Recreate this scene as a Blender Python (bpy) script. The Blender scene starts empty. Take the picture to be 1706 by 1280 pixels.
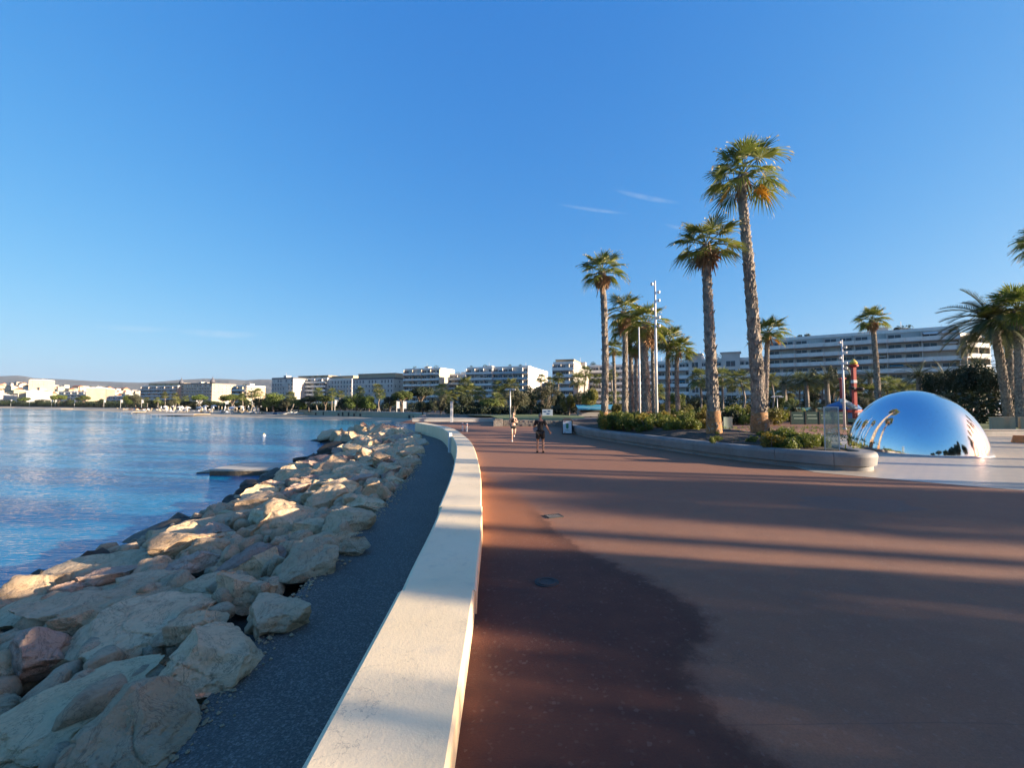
import bpy, math, random
import bmesh
from mathutils import Vector, Matrix, noise
R = math.radians
sc = bpy.context.scene
COL = sc.collection

# ------------------------------------------------------------------ camera
FPX, CX, CY, CAMH = 740.0, 853.0, 640.0, 2.2
PITCH = math.atan(33 / FPX)
cd = bpy.data.cameras.new('camera'); cam = bpy.data.objects.new('camera', cd); COL.objects.link(cam)
cd.sensor_width = 36; cd.lens = FPX / 1706 * 36; cd.clip_end = 20000; cd.clip_start = .05
cam.location = (0, 0, CAMH); cam.rotation_euler = (R(90) + PITCH, 0, 0)
sc.camera = cam
# ------------------------------------------------------------------ sun, sky, exposure
SUN_AZ, SUN_EL = R(103), R(12.5)
SV = Vector((math.sin(SUN_AZ) * math.cos(SUN_EL), math.cos(SUN_AZ) * math.cos(SUN_EL), math.sin(SUN_EL)))
sl = bpy.data.lights.new('sun', 'SUN'); so = bpy.data.objects.new('sun', sl); COL.objects.link(so)
sl.energy = 5.0; sl.angle = R(.5); sl.color = (1, .83, .62)
so.rotation_euler = SV.to_track_quat('Z', 'Y').to_euler()
w = bpy.data.worlds.new('World'); sc.world = w; w.use_nodes = True
nt = w.node_tree; nt.nodes.clear()
wo = nt.nodes.new('ShaderNodeOutputWorld'); bg = nt.nodes.new('ShaderNodeBackground')
sky = nt.nodes.new('ShaderNodeTexSky'); sky.sky_type = 'NISHITA'; sky.sun_disc = False
sky.sun_elevation = SUN_EL; sky.sun_rotation = SUN_AZ
sky.air_density = 1.0; sky.dust_density = 1.5; sky.ozone_density = 3.0; sky.altitude = 0
bg.inputs[1].default_value = .1
# camera-like colour rendering of the clear sky (same for every ray): per-channel power curve
tcs = nt.nodes.new('ShaderNodeTexCoord'); sx = nt.nodes.new('ShaderNodeSeparateXYZ'); cx = nt.nodes.new('ShaderNodeCombineXYZ'); ab = nt.nodes.new('ShaderNodeMath'); ab.operation = 'ABSOLUTE'
nt.links.new(tcs.outputs['Generated'], sx.inputs[0]); nt.links.new(sx.outputs[0], cx.inputs[0]); nt.links.new(sx.outputs[1], cx.inputs[1]); nt.links.new(sx.outputs[2], ab.inputs[0]); mxz = nt.nodes.new('ShaderNodeMath'); mxz.operation = 'MAXIMUM'; mxz.inputs[1].default_value = .045; nt.links.new(ab.outputs[0], mxz.inputs[0]); nt.links.new(mxz.outputs[0], cx.inputs[2]); nt.links.new(cx.outputs[0], sky.inputs[0])
sepc = nt.nodes.new('ShaderNodeSeparateColor'); hs = nt.nodes.new('ShaderNodeCombineColor'); nt.links.new(sky.outputs[0], sepc.inputs[0])
for i, (g, k) in enumerate(((1.24, 1.354), (0.69, 1.018), (0.313, 1.049))):
    m1 = nt.nodes.new('ShaderNodeMath'); m1.operation = 'MULTIPLY'; m1.inputs[1].default_value = .1231; nt.links.new(sepc.outputs[i], m1.inputs[0])
    m2 = nt.nodes.new('ShaderNodeMath'); m2.operation = 'POWER'; m2.inputs[1].default_value = g; nt.links.new(m1.outputs[0], m2.inputs[0])
    m3 = nt.nodes.new('ShaderNodeMath'); m3.operation = 'MULTIPLY'; m3.inputs[1].default_value = k / .303; nt.links.new(m2.outputs[0], m3.inputs[0])
    nt.links.new(m3.outputs[0], hs.inputs[i])
# thin cirrus streaks, placed by direction on the sky sphere
tc = nt.nodes.new('ShaderNodeTexCoord')
def wmath(op, a, b=None, c=None, clamp=False):
    n = nt.nodes.new('ShaderNodeMath'); n.operation = op; n.use_clamp = clamp
    for i, v in enumerate((a, b, c)):
        if v is None: continue
        if isinstance(v, (int, float)): n.inputs[i].default_value = v
        else: nt.links.new(v, n.inputs[i])
    return n.outputs[0]
def wdot(v):
    n = nt.nodes.new('ShaderNodeVectorMath'); n.operation = 'DOT_PRODUCT'
    nt.links.new(tc.outputs['Generated'], n.inputs[0]); n.inputs[1].default_value = v
    return n.outputs['Value']
def ray(px, py):
    u, v = (px - CX) / FPX, (CY - py) / FPX
    return Vector((u, math.cos(PITCH) - v * math.sin(PITCH), math.sin(PITCH) + v * math.cos(PITCH)))
tot = None
nz = nt.nodes.new('ShaderNodeTexNoise'); nz.inputs['Scale'].default_value = 60; nz.inputs['Detail'].default_value = 5
nt.links.new(tc.outputs['Generated'], nz.inputs['Vector'])
for (x0, y0, x1, y1, wid, st) in ((925, 341, 1052, 358, .004, .15), (1020, 318, 1135, 341, .006, .17), (1105, 374, 1150, 384, .004, .14),
                                  (290, 554, 440, 560, .008, .18), (150, 545, 300, 551, .006, .12)):
    a, b = ray(x0, y0).normalized(), ray(x1, y1).normalized()
    c = (a + b).normalized(); t = (b - a).normalized(); n_ = c.cross(t).normalized(); L = (b - a).length / 2
    p = wmath('DIVIDE', wdot(t), L); q = wmath('DIVIDE', wdot(n_), wid)
    q = wmath('ADD', q, wmath('MULTIPLY', wmath('MULTIPLY', p, p), .5))
    r2 = wmath('ADD', wmath('MULTIPLY', p, p), wmath('MULTIPLY', q, q))
    m = wmath('SUBTRACT', 1.0, r2, clamp=True)
    m = wmath('MULTIPLY', m, wmath('GREATER_THAN', wdot(c), 0.0))
    m = wmath('MULTIPLY', wmath('MULTIPLY', m, st), wmath('MULTIPLY', nz.outputs[0], 1.6))
    tot = m if tot is None else wmath('MAXIMUM', tot, m)
mx = nt.nodes.new('ShaderNodeMixRGB'); nt.links.new(tot, mx.inputs[0]); nt.links.new(hs.outputs[0], mx.inputs[1])
mx.inputs[2].default_value = (2.6, 2.8, 2.95, 1)
nt.links.new(mx.outputs[0], bg.inputs[0]); nt.links.new(bg.outputs[0], wo.inputs[0])
sc.view_settings.view_transform = 'Standard'; sc.view_settings.look = 'None'
sc.view_settings.exposure = 1.7; sc.view_settings.gamma = 1; sc.view_settings.use_curve_mapping = False
sc.cycles.max_bounces = 6; sc.cycles.diffuse_bounces = 3; sc.cycles.glossy_bounces = 3; sc.cycles.transparent_max_bounces = 6
sc.cycles.use_denoising = True

# ------------------------------------------------------------------ materials
def rgba(c): return (c[0], c[1], c[2], 1)
class NT:
    def __init__(s, name):
        s.m = bpy.data.materials.new(name); s.m.use_nodes = True
        s.t = s.m.node_tree; s.t.nodes.clear()
        s.out = s.n('OutputMaterial'); s.p = s.n('BsdfPrincipled'); s.l(s.p.outputs[0], s.out.inputs[0])
        s.tc = s.n('TexCoord')
    def n(s, k): return s.t.nodes.new('ShaderNode' + k)
    def l(s, a, b): s.t.links.new(a, b)
    def set(s, inp, v):
        if isinstance(v, (int, float)): inp.default_value = v
        elif isinstance(v, tuple): inp.default_value = rgba(v) if len(inp.default_value) == 4 else v
        else: s.l(v, inp)
    def noise(s, scale, detail=4, rough=.55, vec=None, stretch=None, dist=0):
        n = s.n('TexNoise'); n.inputs['Scale'].default_value = scale; n.inputs['Detail'].default_value = detail
        n.inputs['Roughness'].default_value = rough; n.inputs['Distortion'].default_value = dist
        v = vec or s.tc.outputs['Object']
        if stretch:
            mp = s.n('Mapping'); s.l(v, mp.inputs[0]); mp.inputs['Scale'].default_value = stretch; v = mp.outputs[0]
        s.l(v, n.inputs['Vector']); return n.outputs[0]
    def vor(s, scale, vec=None, feature='F1', out='Distance'):
        n = s.n('TexVoronoi'); n.inputs['Scale'].default_value = scale; n.feature = feature
        s.l(vec or s.tc.outputs['Object'], n.inputs['Vector']); return n.outputs[out]
    def math(s, op, a, b=None, c=None, clamp=False):
        n = s.n('Math'); n.operation = op; n.use_clamp = clamp
        for i, v in enumerate((a, b, c)):
            if v is None: continue
            s.set(n.inputs[i], v)
        return n.outputs[0]
    def mr(s, v, a, b, c=0, d=1, smooth=False):
        n = s.n('MapRange'); s.set(n.inputs[0], v)
        n.interpolation_type = 'SMOOTHSTEP' if smooth else 'LINEAR'
        for i, x in enumerate((a, b, c, d)): s.set(n.inputs[i + 1], x)
        return n.outputs[0]
    def mix(s, f, a, b, mode='MIX'):
        n = s.n('MixRGB'); n.blend_type = mode; s.set(n.inputs[0], f); s.set(n.inputs[1], a); s.set(n.inputs[2], b); return n.outputs[0]
    def bump(s, h, strength=.3, dist=.05, prev=None):
        n = s.n('Bump'); n.inputs['Strength'].default_value = strength; n.inputs['Distance'].default_value = dist
        s.l(h, n.inputs['Height'])
        if prev: s.l(prev, n.inputs['Normal'])
        return n.outputs[0]
    def xyz(s):
        n = s.n('SeparateXYZ'); s.l(s.tc.outputs['Object'], n.inputs[0]); return n.outputs
    def rnd(s): return s.n('ObjectInfo').outputs['Random']
    def base(s, c, rough=.7, normal=None, metal=0, spec=None):
        s.set(s.p.inputs['Base Color'], c); s.set(s.p.inputs['Roughness'], rough); s.p.inputs['Metallic'].default_value = metal
        if normal: s.l(normal, s.p.inputs['Normal'])
        if spec is not None: s.p.inputs['Specular IOR Level'].default_value = spec
        return s.m

def plain(name, c, rough=.6, var=.25, scale=3, bump=.15, metal=0, dist=.01, rnd=0):
    t = NT(name)
    dark = tuple(x * (1 - var) for x in c); light = tuple(min(1, x * (1 + var)) for x in c)
    col = t.mix(t.mr(t.noise(scale, 6, .6), .3, .7), dark, light)
    if rnd:
        h = t.n('HueSaturation'); t.l(col, h.inputs['Color']); r = t.rnd()
        t.l(t.mr(r, 0, 1, 1 - rnd, 1 + rnd), h.inputs['Value'])
        t.l(t.mr(t.math('FRACT', t.math('MULTIPLY', r, 7.3)), 0, 1, .5 - rnd * .05, .5 + rnd * .05), h.inputs['Hue']); col = h.outputs[0]
    nrm = t.bump(t.noise(scale * 12, 4), bump, dist) if bump else None
    return t.base(col, rough, nrm, metal)

def leaf_mat(name, c1, c2, trans=.3, rough=.5, rnd=.3, scale=.6):
    t = NT(name)
    col = t.mix(t.mr(t.noise(scale, 3), .35, .65), c1, c2)
    h = t.n('HueSaturation'); t.l(col, h.inputs['Color']); r = t.rnd()
    t.l(t.mr(r, 0, 1, 1 - rnd, 1 + rnd), h.inputs['Value'])
    t.l(t.mr(t.math('FRACT', t.math('MULTIPLY', r, 5.7)), 0, 1, .5 - rnd * .06, .5 + rnd * .04), h.inputs['Hue'])
    t.base(h.outputs[0], rough, spec=.35)
    tr = t.n('BsdfTranslucent'); t.l(h.outputs[0], tr.inputs[0])
    ms = t.n('MixShader'); ms.inputs[0].default_value = trans
    t.l(t.p.outputs[0], ms.inputs[1]); t.l(tr.outputs[0], ms.inputs[2]); t.l(ms.outputs[0], t.out.inputs[0])
    return t.m

M = {}
def stone_mat(name, c, c2, cr, moss=0):
    t = NT(name)
    r = t.rnd()
    n1 = t.noise(.9, 6, .6); n2 = t.noise(5, 8, .68); n3 = t.noise(26, 6, .7)
    col = t.mix(t.mr(n1, .35, .68), c, c2)
    col = t.mix(t.mr(t.math('FRACT', t.math('MULTIPLY', r, 3.7)), .55, .9, 0, .55), col, cr)
    col = t.mix(t.mr(n2, .50, .80, 0, .45), col, tuple(x * .45 for x in c))
    pit = t.mr(t.vor(9, t.tc.outputs['Object']), 0, .22, 1, 0)
    col = t.mix(t.math('MULTIPLY', pit, t.mr(n1, .45, .6)), col, tuple(x * .3 for x in c))
    col = t.mix(t.mr(n3, .55, .8, 0, .5), col, tuple(min(1, x * 1.5) for x in c))
    col = t.mix(1.0, col, t.mix(t.mr(r, 0, 1), (.80, .78, .76), (1.2, 1.16, 1.08)), 'MULTIPLY')
    geo = t.n('NewGeometry'); sz = t.n('SeparateXYZ'); t.l(geo.outputs['Position'], sz.inputs[0])
    wetz = t.mr(t.math('ADD', sz.outputs[2], t.math('MULTIPLY', t.math('SUBTRACT', n2, .5), .5)), -2.02, -2.28, 0, .85)
    n4 = t.noise(2.6, 9, .75, None, None, 1.5)
    col = t.mix(t.mr(n4, .52, .62, 0, .45), col, tuple(x * .5 for x in cr))
    col = t.mix(t.mr(t.math('ABSOLUTE', t.math('SUBTRACT', t.noise(1.7, 6, .7, None, None, 1), .5)), 0, .012, .7, 0), col, tuple(x * .3 for x in c))
    b = t.bump(n2, .9, .12); b = t.bump(n3, .7, .03, b); b = t.bump(t.noise(70, 4, .75), .5, .01, b); b = t.bump(t.math('MULTIPLY', pit, -1), .5, .03, b)
    col = t.mix(wetz, col, (.035, .030, .018))
    return t.base(col, t.math('SUBTRACT', .85, t.math('MULTIPLY', wetz, .5)), b)
M['rock'] = stone_mat('limestone', (.57, .405, .25), (.68, .52, .34), (.56, .36, .21))
M['rock_grey'] = stone_mat('grey_limestone', (.60, .43, .275), (.72, .53, .35), (.60, .38, .235))
M['rock_pale'] = stone_mat('pale_slab_stone', (.66, .51, .31), (.76, .60, .39), (.66, .50, .30))
M['rock_wet'] = stone_mat('wet_stone', (.045, .042, .036), (.09, .075, .055), (.07, .055, .035))
M['rock_pink'] = stone_mat('pinkish_stone', (.46, .31, .24), (.52, .38, .30), (.36, .18, .13))

# red promenade asphalt: worn pinkish grey field, saturated dark red strip beside the wall, drains' rust, damp patch
def prom_mat():
    t = NT('red_promenade_asphalt'); X, Y, Z = t.xyz()
    fine = t.noise(180, 3, .7); mid = t.noise(2.2, 6, .6); big = t.noise(.35, 5, .55)
    wob = t.math('MULTIPLY', t.math('SUBTRACT', t.noise(1.6, 6, .6), .5), .55)
    cv = t.n('FloatCurve'); t.l(t.math('DIVIDE', Y, 20), cv.inputs['Value'])
    c = cv.mapping.curves[0]
    pts = [(-2, 1.7), (2.0, 1.75), (2.68, 1.69), (2.98, 1.56), (3.34, 1.45), (3.95, 1.55), (4.44, 1.95), (5.1, 1.95), (5.67, 1.7), (7.0, 1.05), (8, .8), (9.2, .55), (11, .1), (13, -.5), (20, -2.2)]
    c.points[0].location = (0, (1.75 + 3) / 6); c.points[1].location = (1, (-2.2 + 3) / 6)
    for (y, x) in pts[2:-1]: c.points.new(y / 20, (x + 3) / 6)
    for p in c.points: p.handle_type = 'AUTO'
    cv.mapping.update()
    edge = t.math('SUBTRACT', t.math('MULTIPLY', cv.outputs[0], 6), 3)
    dx = t.math('ADD', t.math('SUBTRACT', edge, X), wob)
    dx = t.math('ADD', dx, t.math('MULTIPLY', t.math('SUBTRACT', t.noise(7, 7, .7), .5), .38))
    strip = t.mr(dx, -.18, .24, 0, 1, True)
    field = t.mix(t.mr(big, .3, .7), (.285, .130, .070), (.35, .165, .09))
    field = t.mix(t.mr(t.noise(.9, 8, .72), .42, .62, 0, .28), field, (.18, .098, .068)); field = t.mix(t.mr(t.noise(3.6, 7, .75), .5, .72, 0, .3), field, (.40, .235, .155))
    field = t.mix(t.mr(mid, .4, .75, 0, .4), field, (.19, .098, .07))
    fieldfar = t.mr(Y, 6, 16, 0, .75); field = t.mix(fieldfar, field, (.31, .135, .072))
    red = t.mix(t.mr(mid, .35, .7), (.095, .029, .016), (.14, .043, .022))
    red = t.mix(t.mr(Y, 6.3, 8.0, 0, .9), red, (.40, .145, .055))  # strip turns orange beyond the shadow edge: sunlight put into the colour
    col = t.mix(strip, field, red)
    # dark rim of the strip and a rusty trail from the drain
    rim = t.math('MULTIPLY', t.mr(dx, 0, .12, 0, 1, True), t.mr(dx, .5, .12, 0, 1, True))
    rim = t.math('MULTIPLY', rim, t.mr(Y, 9.5, 8.8, 0, .55))
    col = t.mix(rim, col, (.07, .025, .012))
    sp = t.mr(t.vor(9), 0, .03, 1, 0); col = t.mix(t.math('MULTIPLY', sp, t.mr(t.noise(3), .55, .62, 0, .35)), col, (.5, .46, .42))
    # smooth damp patch right of the middle
    ex = t.math('DIVIDE', t.math('SUBTRACT', X, 7.6), 1.25); ey = t.math('DIVIDE', t.math('SUBTRACT', Y, 9.9), .75)
    rr = t.math('ADD', t.math('ADD', t.math('MULTIPLY', ex, ex), t.math('MULTIPLY', ey, ey)), t.math('MULTIPLY', t.math('SUBTRACT', t.noise(1.1, 7, .65), .5), 3.2))
    damp = t.mr(rr, .95, 1.0, 1, 0); col = t.mix(t.math('MULTIPLY', damp, .45), col, (.13, .085, .07))
    cr = t.math('MULTIPLY', t.mr(t.math('ABSOLUTE', t.math('SUBTRACT', t.noise(.5, 6, .6), .5)), 0, .003, 1, 0), t.mr(t.noise(.3, 2), .5, .58))
    col = t.mix(t.math('MULTIPLY', cr, .35), col, (.07, .05, .045))
    grain = t.noise(55, 5, .8); g2 = t.vor(38, None, 'F1', 'Color')
    col = t.mix(t.mr(grain, .35, .7, 0, .6), col, t.mix(.6, col, (.02, .016, .015)))
    col = t.mix(t.mr(g2, .8, .95, 0, .12), col, (.46, .36, .30)); col = t.mix(t.mr(fine, .3, .75, 0, .4), col, t.mix(.5, col, (.02, .016, .015)))
    joint = t.mr(t.math('ABSOLUTE', t.math('SUBTRACT', t.math('FRACT', t.math('DIVIDE', t.math('ADD', Y, t.math('MULTIPLY', t.math('SUBTRACT', t.noise(.8, 3), .5), .12)), 6.3)), .5)), 0, .0012, .4, 0)
    col = t.mix(joint, col, (.06, .04, .035))
    b = t.bump(fine, .5, .006); b = t.bump(grain, .6, .012, b)
    rough = t.math('SUBTRACT', .82, t.math('MULTIPLY', damp, .1))
    return t.base(col, rough, b, spec=.35)
M['prom'] = prom_mat()
def asphalt_mat():
    t = NT('grey_path_asphalt')
    f = t.noise(90, 4, .75); v = t.vor(55, None, 'F1', 'Color'); big = t.noise(.8, 5)
    col = t.mix(t.mr(big, .3, .7), (.105, .082, .066), (.135, .108, .088))
    col = t.mix(t.mr(v, .5, .9, 0, .75), col, (.30, .25, .21)); col = t.mix(t.mr(f, .3, .55, .8, 0), col, (.025, .025, .028))
    sp = t.mr(t.vor(9), 0, .06, 1, 0); col = t.mix(t.math('MULTIPLY', sp, .55), col, (.42, .39, .36))
    return t.base(col, .85, t.bump(t.vor(55), .8, .012, t.bump(t.noise(7, 4), .35, .03)))
M['asphalt'] = asphalt_mat()
def wall_mat():
    t = NT('cream_painted_concrete')
    n = t.noise(1.1, 6); f = t.noise(40, 5, .7); s = t.noise(4, 7, .65)
    col = t.mix(t.mr(n, .3, .7), (.78, .60, .355), (.84, .66, .42))
    col = t.mix(t.mr(s, .58, .8, 0, .45), col, (.45, .40, .33))
    ck = t.mr(t.math('ABSOLUTE', t.math('SUBTRACT', t.noise(2.6, 5, .65), .5)), 0, .007, 1, 0)
    col = t.mix(t.math('MULTIPLY', ck, t.mr(t.noise(.9, 2), .52, .6, 0, .55)), col, (.26, .22, .17))
    col = t.mix(t.mr(t.noise(3.2, 8, .75), .56, .72, 0, .35), col, (.42, .34, .24))
    col = t.mix(t.mr(t.noise(15, 9, .8), .60, .70, 0, .45), col, (.30, .25, .19)); col = t.mix(t.mr(t.noise(1.4, 5, .6), .55, .75, 0, .16), col, (.40, .33, .25))
    sp = t.mr(t.vor(7), 0, .07, 1, 0); col = t.mix(t.math('MULTIPLY', sp, t.mr(t.noise(2), .5, .6, 0, .6)), col, (.3, .27, .22))
    return t.base(col, .6, t.bump(f, .25, .01, t.bump(s, .2, .02)))
M['seawall'] = wall_mat()
def conc(name, c, var=.2, joint=None):
    t = NT(name); n = t.noise(1.3, 6); s = t.noise(8, 7, .7)
    col = t.mix(t.mr(n, .3, .7), tuple(x * (1 - var) for x in c), tuple(x * (1 + var) for x in c))
    col = t.mix(t.mr(s, .5, .8, 0, .5), col, tuple(x * .55 for x in c))
    return t.base(col, .7, t.bump(t.noise(45, 4), .3, .01))
M['planter'] = conc('grey_precast_concrete', (.19, .18, .17)); M['conc'] = conc('weathered_concrete', (.42, .38, .31))
def plaza_mat():
    t = NT('pale_stone_paving'); n = t.noise(.9, 6)
    br = t.n('TexBrick'); t.l(t.tc.outputs['Object'], br.inputs['Vector']); br.inputs['Scale'].default_value = 1.2
    br.inputs['Mortar Size'].default_value = .012; br.inputs['Color1'].default_value = (.50, .405, .29, 1); br.inputs['Color2'].default_value = (.45, .365, .265, 1)
    br.inputs['Mortar'].default_value = (.26, .24, .21, 1)
    col = t.mix(t.mr(n, .4, .75, 0, .35), br.outputs[0], (.31, .28, .24))
    return t.base(col, .38, t.bump(t.noise(30, 4), .1, .01))
M['plaza'] = plaza_mat()
def water_mat():
    t = NT('sea_water'); X, Y, Z = t.xyz()
    w1 = t.noise(1.3, 5, .6, None, (.45, 1.5, 1), .6); w2 = t.noise(5.2, 4, .6, None, (.5, 1.35, 1), .4); w3 = t.noise(.06, 3, .5, None, (.5, 1.6, 1))
    big = t.noise(.018, 4, .55, None, (.35, 2.2, 1))
    b = t.bump(w1, .55, .09); b = t.bump(w2, .7, .04, b); b = t.bump(w3, .3, .6, b)
    col = t.mix(t.mr(big, .4, .65), (.003, .145, .29), (.006, .19, .345))
    sh = t.mr(Y, 70, 130, 0, 1, True); sh2 = t.math('MULTIPLY', sh, t.mr(X, -70, -25, 0, .8, True))
    col = t.mix(sh2, col, (.03, .21, .23))
    t.p.inputs['IOR'].default_value = 1.33
    return t.base(col, t.mr(big, .42, .6, .03, .12), b, spec=.34)
M['water'] = water_mat()
def sand_mat():
    t = NT('beach_sand'); n = t.noise(.2, 6)
    return t.base(t.mix(t.mr(n, .3, .7), (.36, .29, .20), (.44, .36, .25)), .9, t.bump(t.noise(2.5, 5), .4, .1))
M['sand'] = sand_mat()
M['land'] = plain('paved_ground', (.11, .092, .078), .85, .3, .05, .1)
M['soil'] = plain('dark_soil', (.062, .043, .03), .95, .5, 2.5, .8, dist=.05)
M['lawn'] = plain('lawn_grass', (.10, .13, .035), .9, .35, .6, .5, dist=.05)
M['rubble'] = plain('shaded_gap_rubble', (.028, .024, .02), .95, .5, 2, .8, dist=.1)  # near-black: shade of the gaps between boulders put into the colour
def mirror_mat():
    t = NT('polished_mirror_steel'); n = t.noise(1.6, 6, .6); sm = t.noise(9, 7, .7)
    return t.base(t.mix(t.mr(sm, .5, .75, 0, .35), (.84, .84, .83), (.66, .65, .63)), t.math('ADD', t.mr(n, .35, .7, .05, .10), t.mr(sm, .55, .8, 0, .10)), t.bump(t.noise(.9, 2), .04, .05), 1)
M['mirror'] = mirror_mat()
M['steel'] = plain('galvanised_steel', (.50, .50, .49), .45, .12, 4, .05, .3)
M['white'] = plain('white_paint', (.60, .59, .57), .5, .1, 3, .05)
M['white_wall'] = plain('white_render', (.52, .49, .44), .75, .12, .25, .1)
M['cream_wall'] = plain('cream_render', (.40, .33, .225), .75, .12, .2, .1)
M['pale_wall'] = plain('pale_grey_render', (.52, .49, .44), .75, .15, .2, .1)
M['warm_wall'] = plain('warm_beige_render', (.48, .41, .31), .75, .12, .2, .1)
M['shadow_wall'] = plain('shaded_render', (.32, .295, .265), .75, .15, .2, .1)  # darker copy of the pale render, facade shade put into the colour
M['glass'] = NT('window_glass').base((.03, .045, .06), .08)
M['curtain'] = plain('drawn_blind', (.52, .50, .44), .7, .1, 2, 0)
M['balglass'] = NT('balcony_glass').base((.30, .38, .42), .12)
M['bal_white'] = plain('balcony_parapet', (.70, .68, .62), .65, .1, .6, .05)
M['bal_shadow'] = plain('balcony_slab_edge', (.50, .48, .45), .7, .1, .6, .05)  # shaded copy of the balcony white, its shade held in the colour
M['tile'] = plain('terracotta_tiles', (.33, .13, .07), .8, .25, 2, .3)
M['roofgrey'] = plain('grey_roof', (.25, .24, .24), .8, .2, .5, .1)
M['slate'] = plain('dark_slate', (.09, .095, .11), .55, .2, 1, .1)
M['trunk'] = plain('palm_bark', (.22, .185, .15), .9, .5, 4, .6, dist=.03)
M['boot'] = plain('palm_leaf_base', (.33, .28, .22), .9, .35, 6, .4, dist=.02)
M['trunkbase'] = plain('shaved_palm_base', (.28, .14, .055), .9, .5, 7, .3, dist=.02)
M['wood'] = plain('tree_bark', (.13, .10, .075), .9, .4, 3, .6, dist=.03)
M['skirt'] = plain('dry_palm_skirt', (.30, .17, .08), .9, .35, 4, .3)
M['fan'] = leaf_mat('fan_palm_leaf', (.085, .125, .022), (.22, .235, .045), .42, .42, .15)
M['tipdry'] = leaf_mat('dry_leaf_fibres', (.42, .34, .17), (.5, .42, .24), .35, .7, .1)
M['fan_far'] = leaf_mat('fan_palm_leaf_far', (.085, .115, .03), (.20, .21, .065), .36, .5, .25)
M['deadfrond'] = leaf_mat('yellowed_frond', (.42, .20, .02), (.36, .26, .04), .35, .6, .1)
M['date'] = leaf_mat('date_palm_leaf', (.055, .075, .035), (.10, .115, .045), .2, .45, .2)
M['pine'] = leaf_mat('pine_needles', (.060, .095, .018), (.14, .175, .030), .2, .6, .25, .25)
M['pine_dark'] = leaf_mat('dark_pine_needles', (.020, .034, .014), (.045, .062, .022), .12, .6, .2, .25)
M['olive'] = leaf_mat('olive_leaves', (.060, .070, .040), (.105, .10, .055), .2, .6, .2, .4)
M['willow'] = leaf_mat('yellow_green_leaves', (.13, .13, .025), (.21, .18, .035), .3, .6, .2, .4)
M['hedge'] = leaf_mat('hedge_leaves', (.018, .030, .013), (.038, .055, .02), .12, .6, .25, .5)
M['shrub'] = leaf_mat('shrub_leaves', (.07, .105, .018), (.20, .215, .035), .38, .5, .25, 1.5)
M['shrub_yellow'] = leaf_mat('yellow_shrub_leaves', (.17, .15, .02), (.24, .17, .02), .3, .5, .2, 1.5)
M['flower'] = plain('orange_flower', (.55, .16, .03), .6, .2, 5, 0)
M['skin'] = plain('skin', (.50, .30, .21), .5, .06, 8, 0); M['skin_tan'] = plain('tanned_skin', (.30, .15, .09), .5, .08, 8, 0)
M['black'] = plain('black_cloth', (.006, .006, .007), .8, .3, 12, .2); M['hair'] = plain('blond_hair', (.30, .19, .09), .6, .3, 30, .2)
M['greyhair'] = plain('grey_hair', (.16, .13, .11), .7, .3, 30, .2)
M['shoe_white'] = plain('white_trainer', (.6, .6, .6), .6, .1, 8, 0)
M['dark'] = plain('dark_metal', (.03, .028, .027), .8, .2, 4, .05)
M['poster'] = plain('pale_poster_paper', (.62, .66, .68), .45, .03, 6, 0)
M['green'] = plain('dark_green_paint', (.008, .05, .04), .5, .2, 2, .05); M['green_ink'] = plain('green_ink', (.03, .22, .10), .5, .1, 5, 0)
M['teal'] = plain('teal_canvas', (.03, .22, .33), .7, .15, 2, .1); M['blue'] = plain('blue_paint', (.03, .11, .26), .45, .15, 2, 0)
M['red'] = plain('red_paint', (.40, .035, .025), .5, .15, 2, .05); M['orange'] = plain('orange_plastic', (.70, .20, .04), .5, .1, 2, 0)
M['yellow'] = plain('yellow_paint', (.65, .45, .08), .5, .1, 2, 0); M['ltgreen'] = plain('pale_green_panel', (.24, .33, .25), .5, .1, 2, 0)
M['redpave'] = plain('red_garden_paving', (.34, .12, .085), .8, .2, 1, .2)
M['gabion'] = stone_mat('rubble_wall_stone', (.22, .20, .18), (.36, .33, .29), (.28, .22, .17))
M['mountain'] = plain('wooded_mountain', (.085, .09, .085), .95, .3, .004, .2); M['hill'] = plain('hillside_scrub', (.085, .095, .045), .95, .4, .02, .3)
M['plankwood'] = plain('pier_planks', (.42, .33, .22), .8, .25, 1, .2)

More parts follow.
